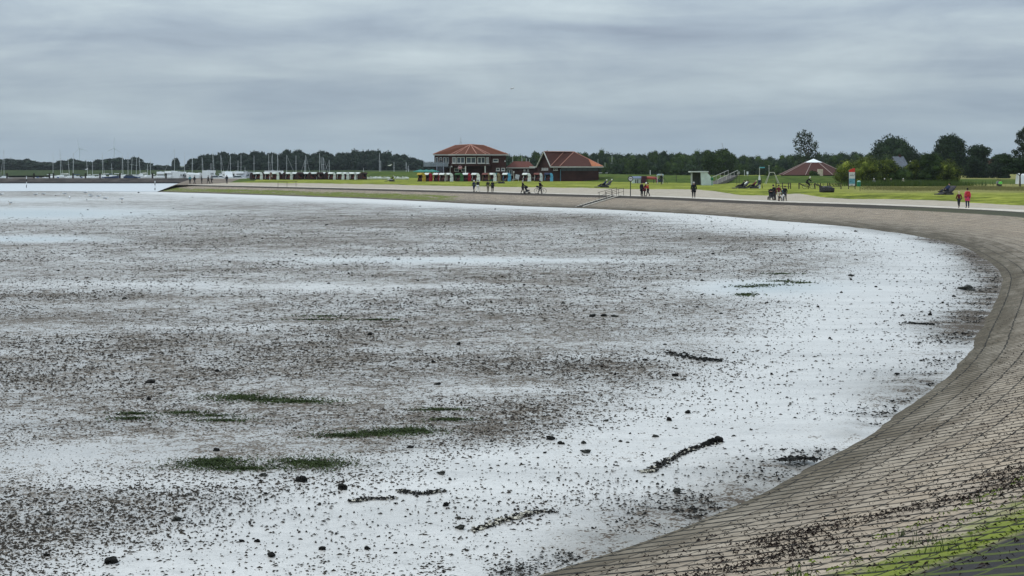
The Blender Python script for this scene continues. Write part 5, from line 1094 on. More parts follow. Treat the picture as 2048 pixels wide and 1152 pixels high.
for (xa, ya, xb, yb, lab) in ((1444, 286, 1449, 306, 'thin crane jib pointing up above the tree behind the shelter'), (1485, 308, 1488, 315, 'tiny thin mast above the tree line right of the shelter')):
    Y_ = 760; t = thing('crane', (W(xb, Y_), Y_, 0), lab, 'crane'); mb = MB(); mb.tube((0, 0, 0), (0, 0, zat(yb, Y_)), .18, .15, 6); mb.build('tower', m_steel, t); mb = MB(); mb.tube((0, 0, zat(yb, Y_)), (W(xa, Y_)-W(xb, Y_), 0, zat(ya, Y_)), .14, .1, 6); mb.build('jib', m_steel, t)
# ================================================================== motorhomes and cars
m_van = pm('camper_white', (.74, .75, .75), .35, .05); m_grey = pm('camper_grey', (.35, .36, .38), .5, .08)
def camper(px, label, Ln=6.5, h=2.9, kind='alcove', rz=RIGHT, Y=524, col=None):
    t = thing('motorhome', (W(px, Y), Y, .6), label, 'motorhome', 'motorhomes parked behind the cape', rz); body = col or m_van
    # length along local Y, cab towards -Y
    if kind == 'alcove': pr = [(-Ln/2, .45), (Ln/2, .45), (Ln/2, h), (-Ln/2+.4, h), (-Ln/2+.15, h-.55), (-Ln/2+.9, h-.95), (-Ln/2+.35, 1.35), (-Ln/2-.1, 1.15)]
    elif kind == 'van': pr = [(-Ln/2, .4), (Ln/2, .4), (Ln/2, h), (-Ln/2+1.5, h), (-Ln/2+.75, h-.9), (-Ln/2-.05, 1.1)]
    else: pr = [(-Ln/2, .5), (Ln/2, .5), (Ln/2+.1, 1.2), (Ln/2-.1, h-.1), (Ln/2-.4, h), (-Ln/2+.4, h), (-Ln/2, h-.4)]
    mb = MB(); mb.prism(pr, 'x', -1.1, 1.1); mb.build('body', body, t)
    for s in (-1, 1):
        for y in (-Ln*.28, Ln*.25): mb = MB(); mb.tube((s*.95, y, .36), (s*1.12, y, .36), .36, .36, 12); mb.build('wheel', m_tyre, t)
        for y, w in ((-.3, .9), (1.3, .7)): mb = MB(); mb.box((s*1.105, y, h-1.0), (.03, w, .55)); mb.build('window', m_glass, t)
    if kind != 'caravan': mb = MB(); mb.box((0, -Ln/2+.72, 1.55), (1.9, .05, .75), 0, R(-38)); mb.build('windscreen', m_glass, t); mb = MB(); mb.box((1.106, -Ln/2+1.35, 1.45), (.02, .75, .5)); mb.build('cab_window', m_glass, t)
    mb = MB(); mb.box((0, .5, h+.09), (.7, .7, .18)); mb.build('roof_hatch', m_grey, t); return t
for a in ((321, 'first motorhome at the left, white with dark cab', 6.0, 2.6, 'alcove', .18), (344, 'motorhome second from left with white alcove', 5.6, 2.8, 'alcove', -.3), (359, 'white motorhome third from left with grey window band', 5.5, 2.6, 'alcove', 2.9), (379, 'pale caravan fourth from left of the campers', 6.5, 2.3, 'caravan', .35), (398, 'white caravan with steep front, fifth of the campers', 5.0, 2.2, 'caravan', -.2), (418, 'tall boxy motorhome sixth from left', 6.5, 3.0, 'alcove', 3.0), (455, 'motorhome with dark side windows left of the beach chairs', 6.0, 2.7, 'van', .35), (474, 'long grey-striped motorhome next to the beach chairs', 6.0, 2.7, 'alcove', .5), (491, 'silver-grey motorhome nearest the first beach chair', 5.5, 2.6, 'van', -.25)):
    camper(a[0], a[1], a[2], a[3], a[4], col=m_grey if 'silver' in a[1] else None, rz=a[5], Y=528)
camper(549, 'large white motorhome roof rising behind the far beach chairs', 5.5, 3.0, 'alcove', Y=505)
def car(px, label, col, Y=518, rz=RIGHT, z=.6):
    t = thing('parked_car', (W(px, Y), Y, z), label, 'car', 'cars parked beside the motorhomes', rz)
    mb = MB(); mb.prism([(-2.1, .3), (2.1, .3), (2.15, .8), (1.9, .95), (-1.1, .98), (-2.15, .75)], 'x', -.85, .85); mb.build('body', col, t)
    mb = MB(); mb.prism([(-1.05, .97), (1.75, .95), (1.35, 1.42), (-.35, 1.45)], 'x', -.76, .76); mb.build('cabin', m_glass, t)
    for s in (-1, 1):
        for y in (-1.3, 1.3): mb = MB(); mb.tube((s*.7, y, .31), (s*.87, y, .31), .31, .31, 12); mb.build('wheel', m_tyre, t)
    return t
car(262, 'dark blue car behind the breakwater among the left masts', m_hullb, 530, RIGHT, .9); car(433, 'white car between motorhomes left of the grass bank', m_van); car(441, 'silver car half behind the white car', m_grey, 521); car(479, 'white car in front of the long striped motorhome', m_van, 516)
# ================================================================== park furniture
m_conc = pm('grey_concrete', (.34, .36, .34), .85, .12, 1.5, .2); m_concp = pm('pale_green_concrete', (.50, .56, .52), .85, .08, 1.5, .1); m_wood = pm('weathered_wood', (.06, .05, .04), .8, .3, 4); m_pale = pm('pale_rail', (.45, .43, .38), .6, .15)
# concrete shelter with ramp slide
Y0 = 284.0; sq = Y0/F
sh = thing('shelter', (W(1402, Y0), Y0, 2.0), 'small grey-green concrete shelter with open left front, flat roof and sloped back', 'shelter')
def SX(px): return (px-1402)*sq
hz = zat(344.5, Y0)-2.0
mb = MB(); mb.prism([(SX(1401), -.1), (SX(1424.5), -.1), (SX(1424), .95), (SX(1413), hz-.02), (SX(1399.5), hz-.02)], 'y', -1.2, -1.0); mb.build('side_wall', m_concp, sh)
mb = MB(); mb.prism([(SX(1401), -.1), (SX(1424.5), -.1), (SX(1424), .95), (SX(1413), hz-.02), (SX(1399.5), hz-.02)], 'y', 1.4, 1.6); mb.build('side_wall', m_concp, sh)
mb = MB(); mb.box((SX(1413), .2, hz/2), (.14, 2.3, hz)); mb.build('back_wall', m_conc, sh)
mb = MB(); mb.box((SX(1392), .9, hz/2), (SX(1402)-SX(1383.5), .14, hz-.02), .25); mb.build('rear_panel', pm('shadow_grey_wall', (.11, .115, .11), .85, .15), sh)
mb = MB(); mb.box((SX(1384), .6, hz/2), (.14, 1.6, hz-.03)); mb.build('front_post', m_conc, sh)
mb = MB(); mb.box((SX(1397), .2, hz+.08), (SX(1416)-SX(1379.5), 3.1, .18)); mb.build('roof', pm('pale_roof_slab', (.50, .52, .50), .8, .1), sh)
v = gp(1424, 281); mb = MB(); mb.box((0, 0, .45), (.12, .12, .9)); mb.ell((0, 0, 1.05), (.24, .1, .28)); o = mb.build('bollard_sign', pm('sign_green', (.03, .15, .06), .5, .1), None, v); tag(o, 'small green sign post at the right foot of the concrete shelter', 'sign')
rp_ = thing('ramp', (0, 0, 0), 'pale ramp with double handrails climbing the dike right of the shelter', 'ramp')
a_ = Vector((W(1425, 296), 296, 2.05)); b_ = Vector((W(1466, 331), 331, zat(350.5, 331)+.0))
d_ = (b_-a_); n_ = Vector((-d_.y, d_.x, 0)).normalized()*.9
mb = MB(); mb.add([a_-n_, a_+n_, b_+n_, b_-n_, a_-n_-Vector((0, 0, .5)), a_+n_-Vector((0, 0, .5)), b_+n_-Vector((0, 0, .5)), b_-n_-Vector((0, 0, .5))], [(0, 1, 2, 3), (4, 5, 1, 0), (7, 6, 5, 4), (3, 2, 6, 7), (0, 3, 7, 4), (1, 2, 6, 5)]); mb.build('deck', pm('ramp_deck', (.10, .09, .08), .85, .2), rp_)
for s in (-1, 1):
    mb = MB(); mb.tube(a_+n_*s+Vector((0, 0, .75)), b_+n_*s+Vector((0, 0, .95)), .045, .045, 6)
    for k in range(6): p = a_.lerp(b_, k/5)+n_*s; mb.tube(p, p+Vector((0, 0, .78+.03*k)), .04, .04, 5)
    mb.build('handrail', m_pale, rp_)
# steps down the slope with handrails by the round sign
def slope_pt(px, py):   # revetment surface point
    v = foot(px, py); return v
q0 = foot(1166, 414.0); q1 = foot(1240, 392.6)
stp = thing('steps', (0, 0, 0), 'concrete steps running down the slabs to the mud from the round sign', 'steps')
dd = (q1-q0); L_ = Vector((dd.x, dd.y, 0)).length; sd_ = Vector((-dd.y, dd.x, 0)).normalized(); mb = MB(); ns = 14
an = math.atan2(dd.y, dd.x)
for k in range(ns): p = q0.lerp(q1, (k+.5)/ns)+sd_*.475; mb.box((p.x, p.y, p.z-.08), (L_/ns*1.02, .84, .28+.0005*k), an)
mb.build('tread', pm('step_concrete', (.11, .098, .085), .85, .2), stp)
for s in (0, .95): mb = MB(); a = q0+sd_*s+Vector((0, 0, .04)); b = q1+sd_*s+Vector((0, 0, .12)); mb.tube(a, b, .07, .07, 4); mb.build('side_kerb', m_path, stp)
for s in (0.0, 1.0):
    mb = MB(); e0 = q0.lerp(q1, .62)+sd_*s; e1 = q1+(q1-q0)*.10+sd_*s; e1.z = q1.z+.05; pts = [e0.lerp(e1, t) for t in (0, .35, .7, 1)]
    for p in pts[::1]: mb.tube(p-Vector((0, 0, .2)), p+Vector((0, 0, 1.0)), .028, .028, 6)
    for h_ in (.55, 1.0): mb.path([p+Vector((0, 0, h_)) for p in pts], .025)
    p = pts[0]; mb.tube(p+Vector((0, 0, 1.0)), p+(q0-q1).normalized()*.4+Vector((0, 0, .93)), .025); mb.build('handrail', m_wood, stp)
p = foot(574, 374.2); rl = thing('handrail', (p.x, p.y, p.z), 'thin faint railing with three posts on the far slope below the beach chairs', 'railing'); mb = MB()
for x in (-1.6, 0, 1.6): mb.tube((x, 0, -.2), (x, 0, 1.0), .03)
mb.tube((-1.6, 0, 1.0), (1.9, 0, 1.0), .025); mb.tube((-1.6, 0, .55), (1.9, 0, .55), .025); mb.build('rail', m_wood, rl)
# round sign
v = foot(1261, 392.0); rs = thing('round_sign', v, 'round white sign with dark rim and bar on a tall dark pole beside the steps', 'sign')
hh = zat(357.5, v.y)-v.z
mb = MB(); mb.tube((0, 0, 0), (0, 0, hh), .055, .05); mb.build('pole', m_black, rs)
mb = MB(); disc(mb, .34, .34, -.02, .02); mb.build('rim', m_black, rs, (0, -.06, hh)); mb = MB(); disc(mb, .25, .25, -.02, .02); mb.build('face', white, rs, (0, -.085, hh)); mb = MB(); mb.box((0, 0, 0), (.30, .02, .08)); mb.build('bar', m_black, rs, (0, -.115, hh))
# playground
v = gp(1277, 312); ph = thing('play_house', v, 'low white playhouse with bluish roof left of the red tunnel slide', 'playhouse'); qy = 312/F
mb = MB(); mb.box((0, 0, .42), (26*qy, 1.6, .9)); mb.build('wall', m_concp, ph); mb = MB(); mb.prism([(-1.0, .85), (1.0, .85), (0, 1.25)], 'x', -14*qy, 10*qy); mb.build('roof', pm('blue_grey_roof', (.16, .19, .26), .7, .1), ph)
for x in (-.55, -.2, .45, .75): mb = MB(); mb.box((x, -.82, .35), (.16, .04, .62)); mb.build('opening', dark, ph)
v = gp(1302, 311); ts = thing('tunnel_slide', v, 'red plastic tunnel slide with dark tower at its left end', 'slide')
mb = MB(); mb.box((-1.25, 0, .65), (.9, 1.0, 1.25)); mb.build('tower', pm('dark_red_panel', (.06, .02, .03), .7, .2), ts); mb = MB(); mb.tube((-.8, 0, .98), (.75, 0, .92), .26, .26, 14); mb.build('tube', pm('red_plastic', (.42, .10, .08), .4, .08), ts, None, True)
mb = MB(); mb.path([(.75, 0, .92), (1.05, -.1, .8), (1.15, -.25, .45), (1.0, -.4, .25)], .2, 10); mb.build('exit_bend', pm('magenta_plastic', (.30, .03, .10), .4, .1), ts)
for x in (-.6, .5): mb = MB(); mb.tube((x, 0, -.1), (x, 0, .75), .05); mb.build('leg', m_black, ts)
v = gp(1320, 305); sf = thing('climbing_frame', v, 'climbing frame with pale blue canopy behind the person in black', 'climbing frame')
for x in (-.45, .5):
    for y in (-.5, .5): mb = MB(); mb.tube((x, y, -.1), (x, y, 1.45), .045); mb.build('leg', m_pale, sf)
mb = MB(); mb.prism([(-.6, 1.45), (.65, 1.45), (.5, 1.68), (-.2, 1.72)], 'y', -.6, .6); mb.build('canopy', pm('canopy_blue', (.40, .48, .58), .6, .1), sf); mb = MB(); mb.box((0, 0, .55), (.95, .98, .5)); mb.build('panel', pm('panel_navy', (.03, .04, .08), .7, .1), sf)
mb = MB(); mb.tube((.5, 0, 1.5), (1.35, 0, .0), .035); mb.tube((.5, -.5, 1.5), (1.0, -.5, .0), .03); mb.build('slanted_bar', pm('green_bar', (.12, .17, .08), .6, .1), sf)
v = gp(1544, 300); sw = thing('swing', v, 'wide A-frame swing with thin pale legs in front of the dike', 'swing'); q_ = 300/F
for x, s in ((-4.5, -1), (4.5, 1)):
    for y in (-.9, .9): mb = MB(); mb.tube((x*q_, 0, 23*q_), ((x+s*9)*q_, y, -.05), .045, .045); mb.build('leg', m_pale, sw)
mb = MB(); mb.tube((-5*q_, 0, 23*q_), (5*q_, 0, 23*q_), .05); mb.build('crossbar', m_pale, sw)
for x in (-.15, .2): mb = MB(); mb.tube((x-.12, 0, 23*q_), (x-.12, 0, .55), .012, .012, 4); mb.tube((x+.12, 0, 23*q_), (x+.12, 0, .55), .012, .012, 4); mb.box((x, 0, .53), (.3, .16, .04)); mb.build('swing_seat', m_wood, sw)
v = foot(1476, 377.5); gl_ = thing('volleyball_frame', v, 'pair of thin wooden posts with top bar left of the reclining pair', 'goal frame'); hg = zat(347, v.y)-v.z
for x in (-.16, .16): mb = MB(); mb.tube((x, 0, -.1), (x, 0, hg), .03, .03); mb.build('post', m_wood, gl_)
mb = MB(); mb.tube((-.16, 0, hg), (.22, 0, hg), .03); mb.build('crossbar', m_pale, gl_)
v = foot(1519, 377.0); fp = thing('flag_pole', v, 'white furled banner with navy wrap on a tall pole with a blue top board', 'banner'); qv = v.y/F
mb = MB(); mb.tube((0, 0, 0), (0, 0, 43*qv), .05, .04); mb.build('pole', m_pale, fp); mb = MB(); mb.prism([(-.12, 0), (.12, .0), (.14, 8*qv), (.14, 17*qv), (.06, 26*qv), (-.08, 26*qv), (-.14, 17*qv), (-.14, 8*qv)], 'y', -.1, .1); mb.build('banner', m_hull, fp)
mb = MB(); mb.prism([(-.2, 8*qv), (.2, 8*qv), (.17, 17*qv), (-.17, 17*qv)], 'y', -.13, .13); mb.build('wrap', CL['navy'], fp); mb = MB(); mb.box((5*qv, 0, 42*qv), (11*qv, .06, 2.2*qv)); mb.build('top_board', pm('board_teal', (.10, .33, .40), .5, .05), fp); mb = MB(); mb.tube((.25, 0, 20*qv), (.42, 0, 0), .04); mb.build('stay', m_wood, fp)
# striped mast sign on the dike
v = gp(1495, 338); ms = thing('striped_sign', v, 'black and white stacked sign boards on a mast on top of the dike', 'sign'); q_ = 338/F
for k, (z0, z1, m) in enumerate(((0, 3, m_conc), (3, 6.5, white), (6.5, 10.5, m_conc), (10.5, 16, m_hull))): mb = MB(); mb.box((0, 0, (z0+z1)/2*q_), ((3.6 if k % 2 else 2.6)*q_, .12, (z1-z0-.25)*q_)); mb.build('board', m, ms)
mb = MB(); mb.tube((0, .1, -.2), (0, .1, 16*q_), .05); mb.build('pole', m_black, ms)
for i, (px_, py0, py1, Y_, lab) in enumerate(((1300.5, 341, 346.5, 372, 'short white marker post on the dike above the tunnel slide'), (1489, 341, 350.5, 338, 'short pale post left of the striped sign on the dike'), (1352.5, 349, 364, 322, 'thin dark pole with small white cap right of the climbing frame'), (1538, 331, 350, 345, 'thin lamp mast left of the hall on the dike'), (1478, 344, 351, 338, 'small pale gate frame on the dike left of the striped sign'))):
    mb = MB(); q_ = Y_/F; mb.tube((0, 0, -.3), (0, 0, (py1-py0)*q_), .11 if i == 0 else .05, .10 if i == 0 else .045); mb.box((0, 0, (py1-py0)*q_), (.2, .12, .14)); o = mb.build('marker_post', white if i in (0, 1, 4) else m_pale if i == 3 else m_wood, None, (W(px_, Y_), Y_, zat(py1, Y_))); tag(o, lab, 'post')
# post and rope fence
fn = thing('fence', foot(1552, 377.8), 'dark wooden post and rail fence across the lawn left of the info board', 'fence')
fl = [(1552, 377.5), (1565, 377.6), (1577, 377.8), (1581, 377.8), (1598, 378), (1630, 378.2), (1641, 378.3), (1655, 378.3), (1659, 378.3), (1682, 378.5)]; o0 = Vector(fn.location)
for k, (px_, py_) in enumerate(fl):
    p = foot(px_, py_)-o0; mb = MB(); mb.tube((p.x, p.y, -.2), (p.x, p.y, .85 if k != 0 else 1.0), .07, .065, 6); mb.build('post', m_wood, fn)
for k in (0, 1, 2, 8):
    a, b = foot(*fl[k])-o0, foot(*fl[k+1])-o0
    for h_ in (.35, .72): mb = MB(); mb.tube((a.x, a.y, h_), (b.x, b.y, h_), .03); mb.build('rail', m_wood, fn)
for (x0, y0, x1, y1, lab) in ((1598, 366.5, 1611, 376, 'dark slanted seesaw beam left of the cyclist'), (1629, 367, 1643, 378, 'dark slanted seesaw beam leading to the boat-shaped planter')):
    Y_ = 262; mb = MB(); a = Vector((W(x0, Y_), Y_, zat(y0, Y_))); b = Vector((W(x1, Y_), Y_, max(2.05, zat(y1, Y_)))); t = thing('climbing_beam', (b.x, b.y, 2.0), lab, 'beam'); o_ = Vector(t.location); mb.tube(a-o_, b-o_, .09, .09, 6); mb.build('beam', m_wood, t); mb = MB(); mb.tube((a.x-o_.x, 0, -.1), (a.x-o_.x, 0, a.z-o_.z), .09, .09, 6); mb.build('upright', m_wood, t)
v = foot(1653, 385.2); bt_ = thing('planter_boat', v, 'dark boat-shaped wooden planter box on the lawn', 'planter', None, RIGHT+.12)
h_ = hull_mb(1.75, .95, .55); h_.build('hull', m_lng, bt_); mb = MB(); mb.prism([(-.7, .55), (.6, .58), (.35, .78), (-.45, .76)], 'x', -.38, .38); mb.build('cover', pm('slate_cover', (.13, .125, .14), .7, .1), bt_); mb = MB(); mb.tube((0, .78, .6), (0, .98, 1.0), .07, .04); mb.build('stem_post', m_lng, bt_)
# info board
v = foot(1704, 378.3); ib = thing('info_board', v, 'tall info board with slanted red top, white panel and blue picture', 'sign', None, .05); qv = v.y/F
for s in (-6.9, 6.3): mb = MB(); mb.box((s*qv, .03, 17.5*qv), (1.2*qv, .1, 35*qv)); mb.build('post', m_black, ib)
mb = MB(); mb.prism([(-6.2*qv, 34.2*qv), (5.9*qv, 34.2*qv), (5.9*qv, 42*qv), (2*qv, 41.5*qv), (-6.2*qv, 38*qv)], 'y', -.06, .04); mb.build('top_panel', pm('board_red', (.50, .04, .03), .5, .2, 1.5), ib)
mb = MB(); mb.box((-.15*qv, 0, 20.5*qv), (12.1*qv, .1, 27.2*qv)); pn = mb.build('panel', white, ib)
mb = MB(); mb.box((-.15*qv, -.056, 16*qv), (11.6*qv, .02, 10.5*qv)); mb.build('picture', pm('sea_picture', (.10, .25, .31), .5, .35, 2.5), pn)
mb = MB()
for x, h_ in ((-2.2, 3), (1.2, 2.2), (4.4, 3)): mb.box((x*qv, -.058, 29.4*qv), (.7*qv, .02, h_*qv))
mb.box((0, -.058, 27*qv), (8.5*qv, .02, .8*qv)); mb.box((-3, -.0, 0), (.001, .001, .001)); mb.build('lettering', m_black, pn)
mb = MB(); mb.box((-.6*qv, -.058, 8.2*qv), (5.6*qv, .02, .9*qv)); mb.build('lettering', m_black, pn); mb = MB(); mb.box((0, .02, 4.4*qv), (13*qv, .05, .8*qv)); mb.build('crossbar', m_black, ib)
v = foot(1717.5, 382); gb = thing('litter_bin', v, 'green litter bin with pale lid on a thin post right of the info board', 'bin'); qv = v.y/F
mb = MB(); mb.tube((.16, 0, -.1), (.16, 0, 12*qv), .035); mb.build('post', m_wood, gb); mb = MB(); mb.tube((0, 0, 9*qv), (0, 0, 18*qv), .22, .25, 12); mb.build('bin', pm('bin_green', (.02, .16, .09), .5, .1), gb); mb = MB(); mb.ell((.03, 0, 18.5*qv), (.23, .23, .16)); mb.build('lid', pm('lid_pale', (.30, .48, .42), .5, .1), gb)
# things round the restaurant
m_par = pm('parasol_green', (.05, .20, .17), .8, .12)
for i, (px_, Y_, w_) in enumerate(((841, 352, 1.55), (853, 349, 1.6), (864, 352, 1.5))):
    v = gp(px_, Y_); t = thing('parasol', v, ('leftmost', 'middle', 'rightmost')[i]+' of three flat green parasols under the balcony', 'parasol', 'green parasols beside the restaurant'); mb = MB()
    n = 8; rim = [(w_*math.cos(k*math.pi/4), w_*math.sin(k*math.pi/4), 1.95) for k in range(n)]; mb.add(rim+[(0, 0, 2.35)], [(k, (k+1) % n, n) for k in range(n)]); mb.add([(x, y, z-.10) for x, y, z in rim]+rim, [(k, (k+1) % n, n+(k+1) % n, n+k) for k in range(n)]); mb.build('canopy', m_par, t)
    mb = MB(); mb.tube((0, 0, 0), (0, 0, 2.3), .035); mb.build('pole', m_pale, t); mb = MB(); mb.tube((0, 0, 0), (0, 0, .12), .3, .28, 10); mb.build('base', m_conc, t)
v = gp(1031, 343.5); t = thing('garden_chair', v, 'white garden bench with slanted backrest left of the wide white beach chair', 'bench'); mb = MB(); mb.box((0, 0, .45), (1.3, .5, .06)); mb.build('seat', white, t); mb = MB(); mb.box((.35, .25, .95), (.8, .05, .85), 0, R(-15), R(12)); mb.build('backrest', pm('bench_grey', (.35, .36, .37), .6, .1), t)
for x in (-.6, .6):
    for y in (-.2, .2): mb = MB(); mb.box((x, y, .21), (.06, .06, .44)); mb.build('leg', white, t)
for px_, lab in ((1027.5, 'white signpost with small box top beside the service house'), (1026, None)):
    if lab: v = gp(px_, 349); t = thing('signpost', v, lab, 'sign'); mb = MB(); mb.tube((0, 0, 0), (0, 0, 1.75), .06, .05); mb.build('pole', m_pale, t); mb = MB(); mb.box((0, 0, 1.85), (.26, .16, .3)); mb.build('box', white, t)
v = gp(1068, 343); t = thing('folding_table', v, 'small white table between the last two white beach chairs', 'table'); mb = MB(); mb.box((0, 0, .7), (.8, .5, .05)); mb.build('table_top', white, t)
for x in (-.3, .3): mb = MB(); mb.box((x, 0, .34), (.05, .4, .68)); mb.build('leg', m_black, t)
v = gp(713, 378); t = thing('sapling', v, 'small bare dark sapling with curved branches at the end of the chair row', 'tree'); mb = MB(); mb.path([(0, 0, -.1), (.02, 0, .6), (-.1, 0, 1.1), (-.25, 0, 1.35)], .06); mb.path([(.02, 0, .5), (.35, 0, .85), (.8, 0, 1.05), (1.1, 0, 1.15)], .045); mb.path([(0, 0, .7), (.1, 0, 1.0), (.05, 0, 1.3)], .04); mb.build('branch', m_wood, t)
# pale tent at the right edge
v = gp(2046, 300); t = thing('tent', v, 'white tent half hidden behind the right-edge tree trunk', 'tent'); mb = MB(); mb.prism([(-1.5, 0), (1.5, 0), (1.1, 1.3), (.3, 1.9), (-1.0, 1.5)], 'x', -.9, 1.5); mb.build('canvas', m_hull, t); mb = MB(); mb.box((.2, -1.52, .5), (.5, .05, .9)); mb.build('door', m_grey, t)
# ================================================================== gulls
def gull(loc, rz, fly, label, sc=1.0):
    t = thing('gull', loc, label, 'gull', 'white gulls standing on the far mud' if not fly else None, rz, sc)
    vs = [(0, .18, .16), (0, 0, .18), (0, -.14, .21), (0, -.2, .30), (0, -.245, .31), (0, -.31, .295)]; o = bpy.data.objects.new('body', GM); C.objects.link(o); o.parent = t
    for s in (-1, 1):
        mb = MB()
        if fly: mb.prism([(0, .06), (0, -.09), (s*.32, -.12), (s*.68, .03), (s*.34, 0)], 'z', .20, .215)
        else: mb.ell((s*.065, .09, .19), (.02, .20, .05), 8, 5)
        mb.build('wing', pm('gull_grey', (.36, .38, .41), .7, .05), t)
        if not fly: mb = MB(); mb.tube((s*.03, 0, -.01), (s*.03, 0, .12), .008, .008, 4); mb.build('leg', pm('gull_leg', (.5, .25, .05), .6), t)
    mb = MB(); mb.tube((0, -.27, .305), (0, -.335, .29), .014, .006, 5); mb.build('beak', pm('gull_beak', (.55, .35, .05), .5), t); return t
GM = skin_bake('body', [(0, .26, .16), (0, .12, .17), (0, -.04, .18), (0, -.15, .22), (0, -.21, .30), (0, -.26, .31)], [(k, k+1) for k in range(5)], [(.012), .055, .085, .06, .042, .02], m_hull)
for i, (px_, py_) in enumerate(((72, 392.5), (88, 391.5), (128, 391), (139, 399), (172, 388.5), (179, 393), (180.5, 396), (212, 400.5), (198, 396), (2.5, 392.5), (244, 402), (20, 410))):
    X_, Y_ = at(px_, py_, 0); gull((X_, Y_, .01), rnd.random()*6.28, False, 'white gull, %s from the left of those on the far mud' % ordn[i], 1.7)
for px_, py_, Y_, lab in ((1023.5, 180.5, 150, 'white gull flying alone high in the sky right of centre'), (779.5, 334, 330, 'white gull flying low in front of the central wood'), (173, 341, 420, 'white gull flying low over the harbour at left')):
    gull((W(px_, Y_), Y_, zat(py_, Y_)), 1.2, True, lab, .8 if Y_ < 200 else 1.6)
# ================================================================== mudflat: stones, clumps, weed
m_clump = pm('dark_clump', (.010, .0095, .008), .75, .6, 12, .6); m_clump2 = pm('wet_stone', (.030, .030, .025), .6, .6, 8, .5); m_shell = pm('oyster_shell', (.50, .46, .38), .7, .45, 16, .4)
def rock_mesh(seed, sub=3, amp=.28, flat=.7):
    r = np.random.RandomState(seed); bm = bmesh.new(); bmesh.ops.create_icosphere(bm, subdivisions=sub, radius=1); V = np.array([v.co[:] for v in bm.verts]); Fq = [tuple(v.index for v in f.verts) for f in bm.faces]; bm.free()
    d = np.zeros(len(V))
    for k in range(10): a = r.normal(size=3)*(1.5+k*.55); d += np.sin(V@a+r.rand()*6)*(amp/(1+k*.35))
    V = V*(1+d[:, None]*.6)*np.array([1, .85, flat]); return V, Fq
RK = []
for k in range(7):
    V, Fq = rock_mesh(k, 3, .34, (.75, .55, .9, .6, 1.0, .5, .8)[k]); me = bpy.data.meshes.new('stone'); me.from_pydata(V.tolist(), [], Fq); me.materials.append(m_clump if k % 3 else m_clump2); me.update(); RK.append(me)
def stone(px, py, w, label, group=None, k=None, cat='stone', fl=1.0):
    X_, Y_ = at(px, py, 0); o = bpy.data.objects.new('stone', RK[k if k is not None else rnd.randrange(7)]); C.objects.link(o); s = w/F*Y_/2*.95
    o.location = (X_, Y_, s*.25*fl); o.scale = (s, s*rnd.uniform(.7, 1.2), s*rnd.uniform(.65, .95)*fl); o.rotation_euler = (rnd.uniform(-.2, .2), rnd.uniform(-.2, .2), rnd.random()*6.28); return tag(o, label, cat, group)
named = [(604, 963, 22, 'upright dark lump standing in clear water below the large weed patch', 4), (684, 978, 24, 'low dark wedge-shaped stone right of the upright lump', 5), (525, 952, 18, 'flat striped shell lump left of the upright lump', 0),
 (433, 903, 17, 'dark square lump above the left end of the large weed patch', 4), (302, 766, 17, 'dark clump, upper of two stacked at left centre', 1), (298, 800, 13, 'dark clump, lower of two stacked at left centre', 2), (250, 598, 9, 'small black block alone in the far left shallow pool', 6),
 (740, 670, 10, 'pointed dark stone in the middle distance left of the black block', 2), (917, 690, 13, 'black block standing alone right of the pointed stone', 4), (876, 770, 15, 'dark stone in a narrow bright puddle at image centre', 1), (97, 1029, 14, 'round shell-topped lump near the lower left corner', 0),
 (355, 1040, 20, 'dark lump crusted with shells at lower left', 3), (221, 1126, 32, 'widest black clump at the bottom left edge', 1), (93, 1112, 15, 'flat dark clump left of the widest black clump', 5), (542, 1113, 18, 'dark wedge lump at the bottom left of centre', 2),
 (645, 1099, 16, 'low oval dark stone at the bottom right of the wedge lump', 5), (920, 1057, 20, 'oval dark stone left of the pale oyster heap', 3), (918, 1037, 12, 'round pale-rimmed stone just above the oval one', 0), (892, 1011, 18, 'flat grey stone below the dark weed streaks', 5),
 (882, 948, 18, 'low whitish shell clump above the weed streaks', 3), (820, 896, 13, 'brown clump above the small black one', 1), (1102, 879, 20, 'black ragged clump, leftmost of a row of three', 1), (1121, 888, 14, 'round black stone, middle of a row of three', 4), (1171, 905, 18, 'dark stone, rightmost of a row of three', 3),
 (1376, 826, 16, 'small flat dark stone above the mussel ridge', 5), (1338, 841, 18, 'flat black stone left of the one above the mussel ridge', 5), (1310, 874, 13, 'pale stone with dark side between ridge and flat stone', 0), (1467, 873, 10, 'small dark pebble right of the ridge boulder', 3), (1932, 580, 28, 'large dark weed-covered stone near the right bend of the sea wall', 3),
 (1185, 634, 16, 'left dark stone of a short row lying in a pool', 1), (1207, 633, 13, 'middle dark stone of a short row lying in a pool', 5), (1229, 634, 13, 'right dark stone of a short row lying in a pool', 3), (1354, 984, 18, 'grey-brown stone on the rough mud near the sea wall foot', 0), (1290, 721, 9, 'dark stone at the edge of the bright mud right of centre', 2),
 (434, 743, 9, 'small dark lump left of centre above the weed patches', 2), (1543, 749, 7, 'small black stone alone on the bright mud', 4), (1805, 631, 6, 'thin upright stone near the right shore', 4), (1795, 749, 10, 'dark stone at the crumbly right edge of the mud', 1), (1703, 552, 11, 'flat dark stone left of the large weed-covered one', 3), (1636, 614, 6, 'small pointed stone on the bright mud right of the green pool', 2), (1405, 562, 8, 'small dark stone left of the green pool', 3)]
for px_, py_, w_, lab, k in named: stone(px_, py_, w_, lab, None, k)
gs = 'small dark clumps on the mudflat'
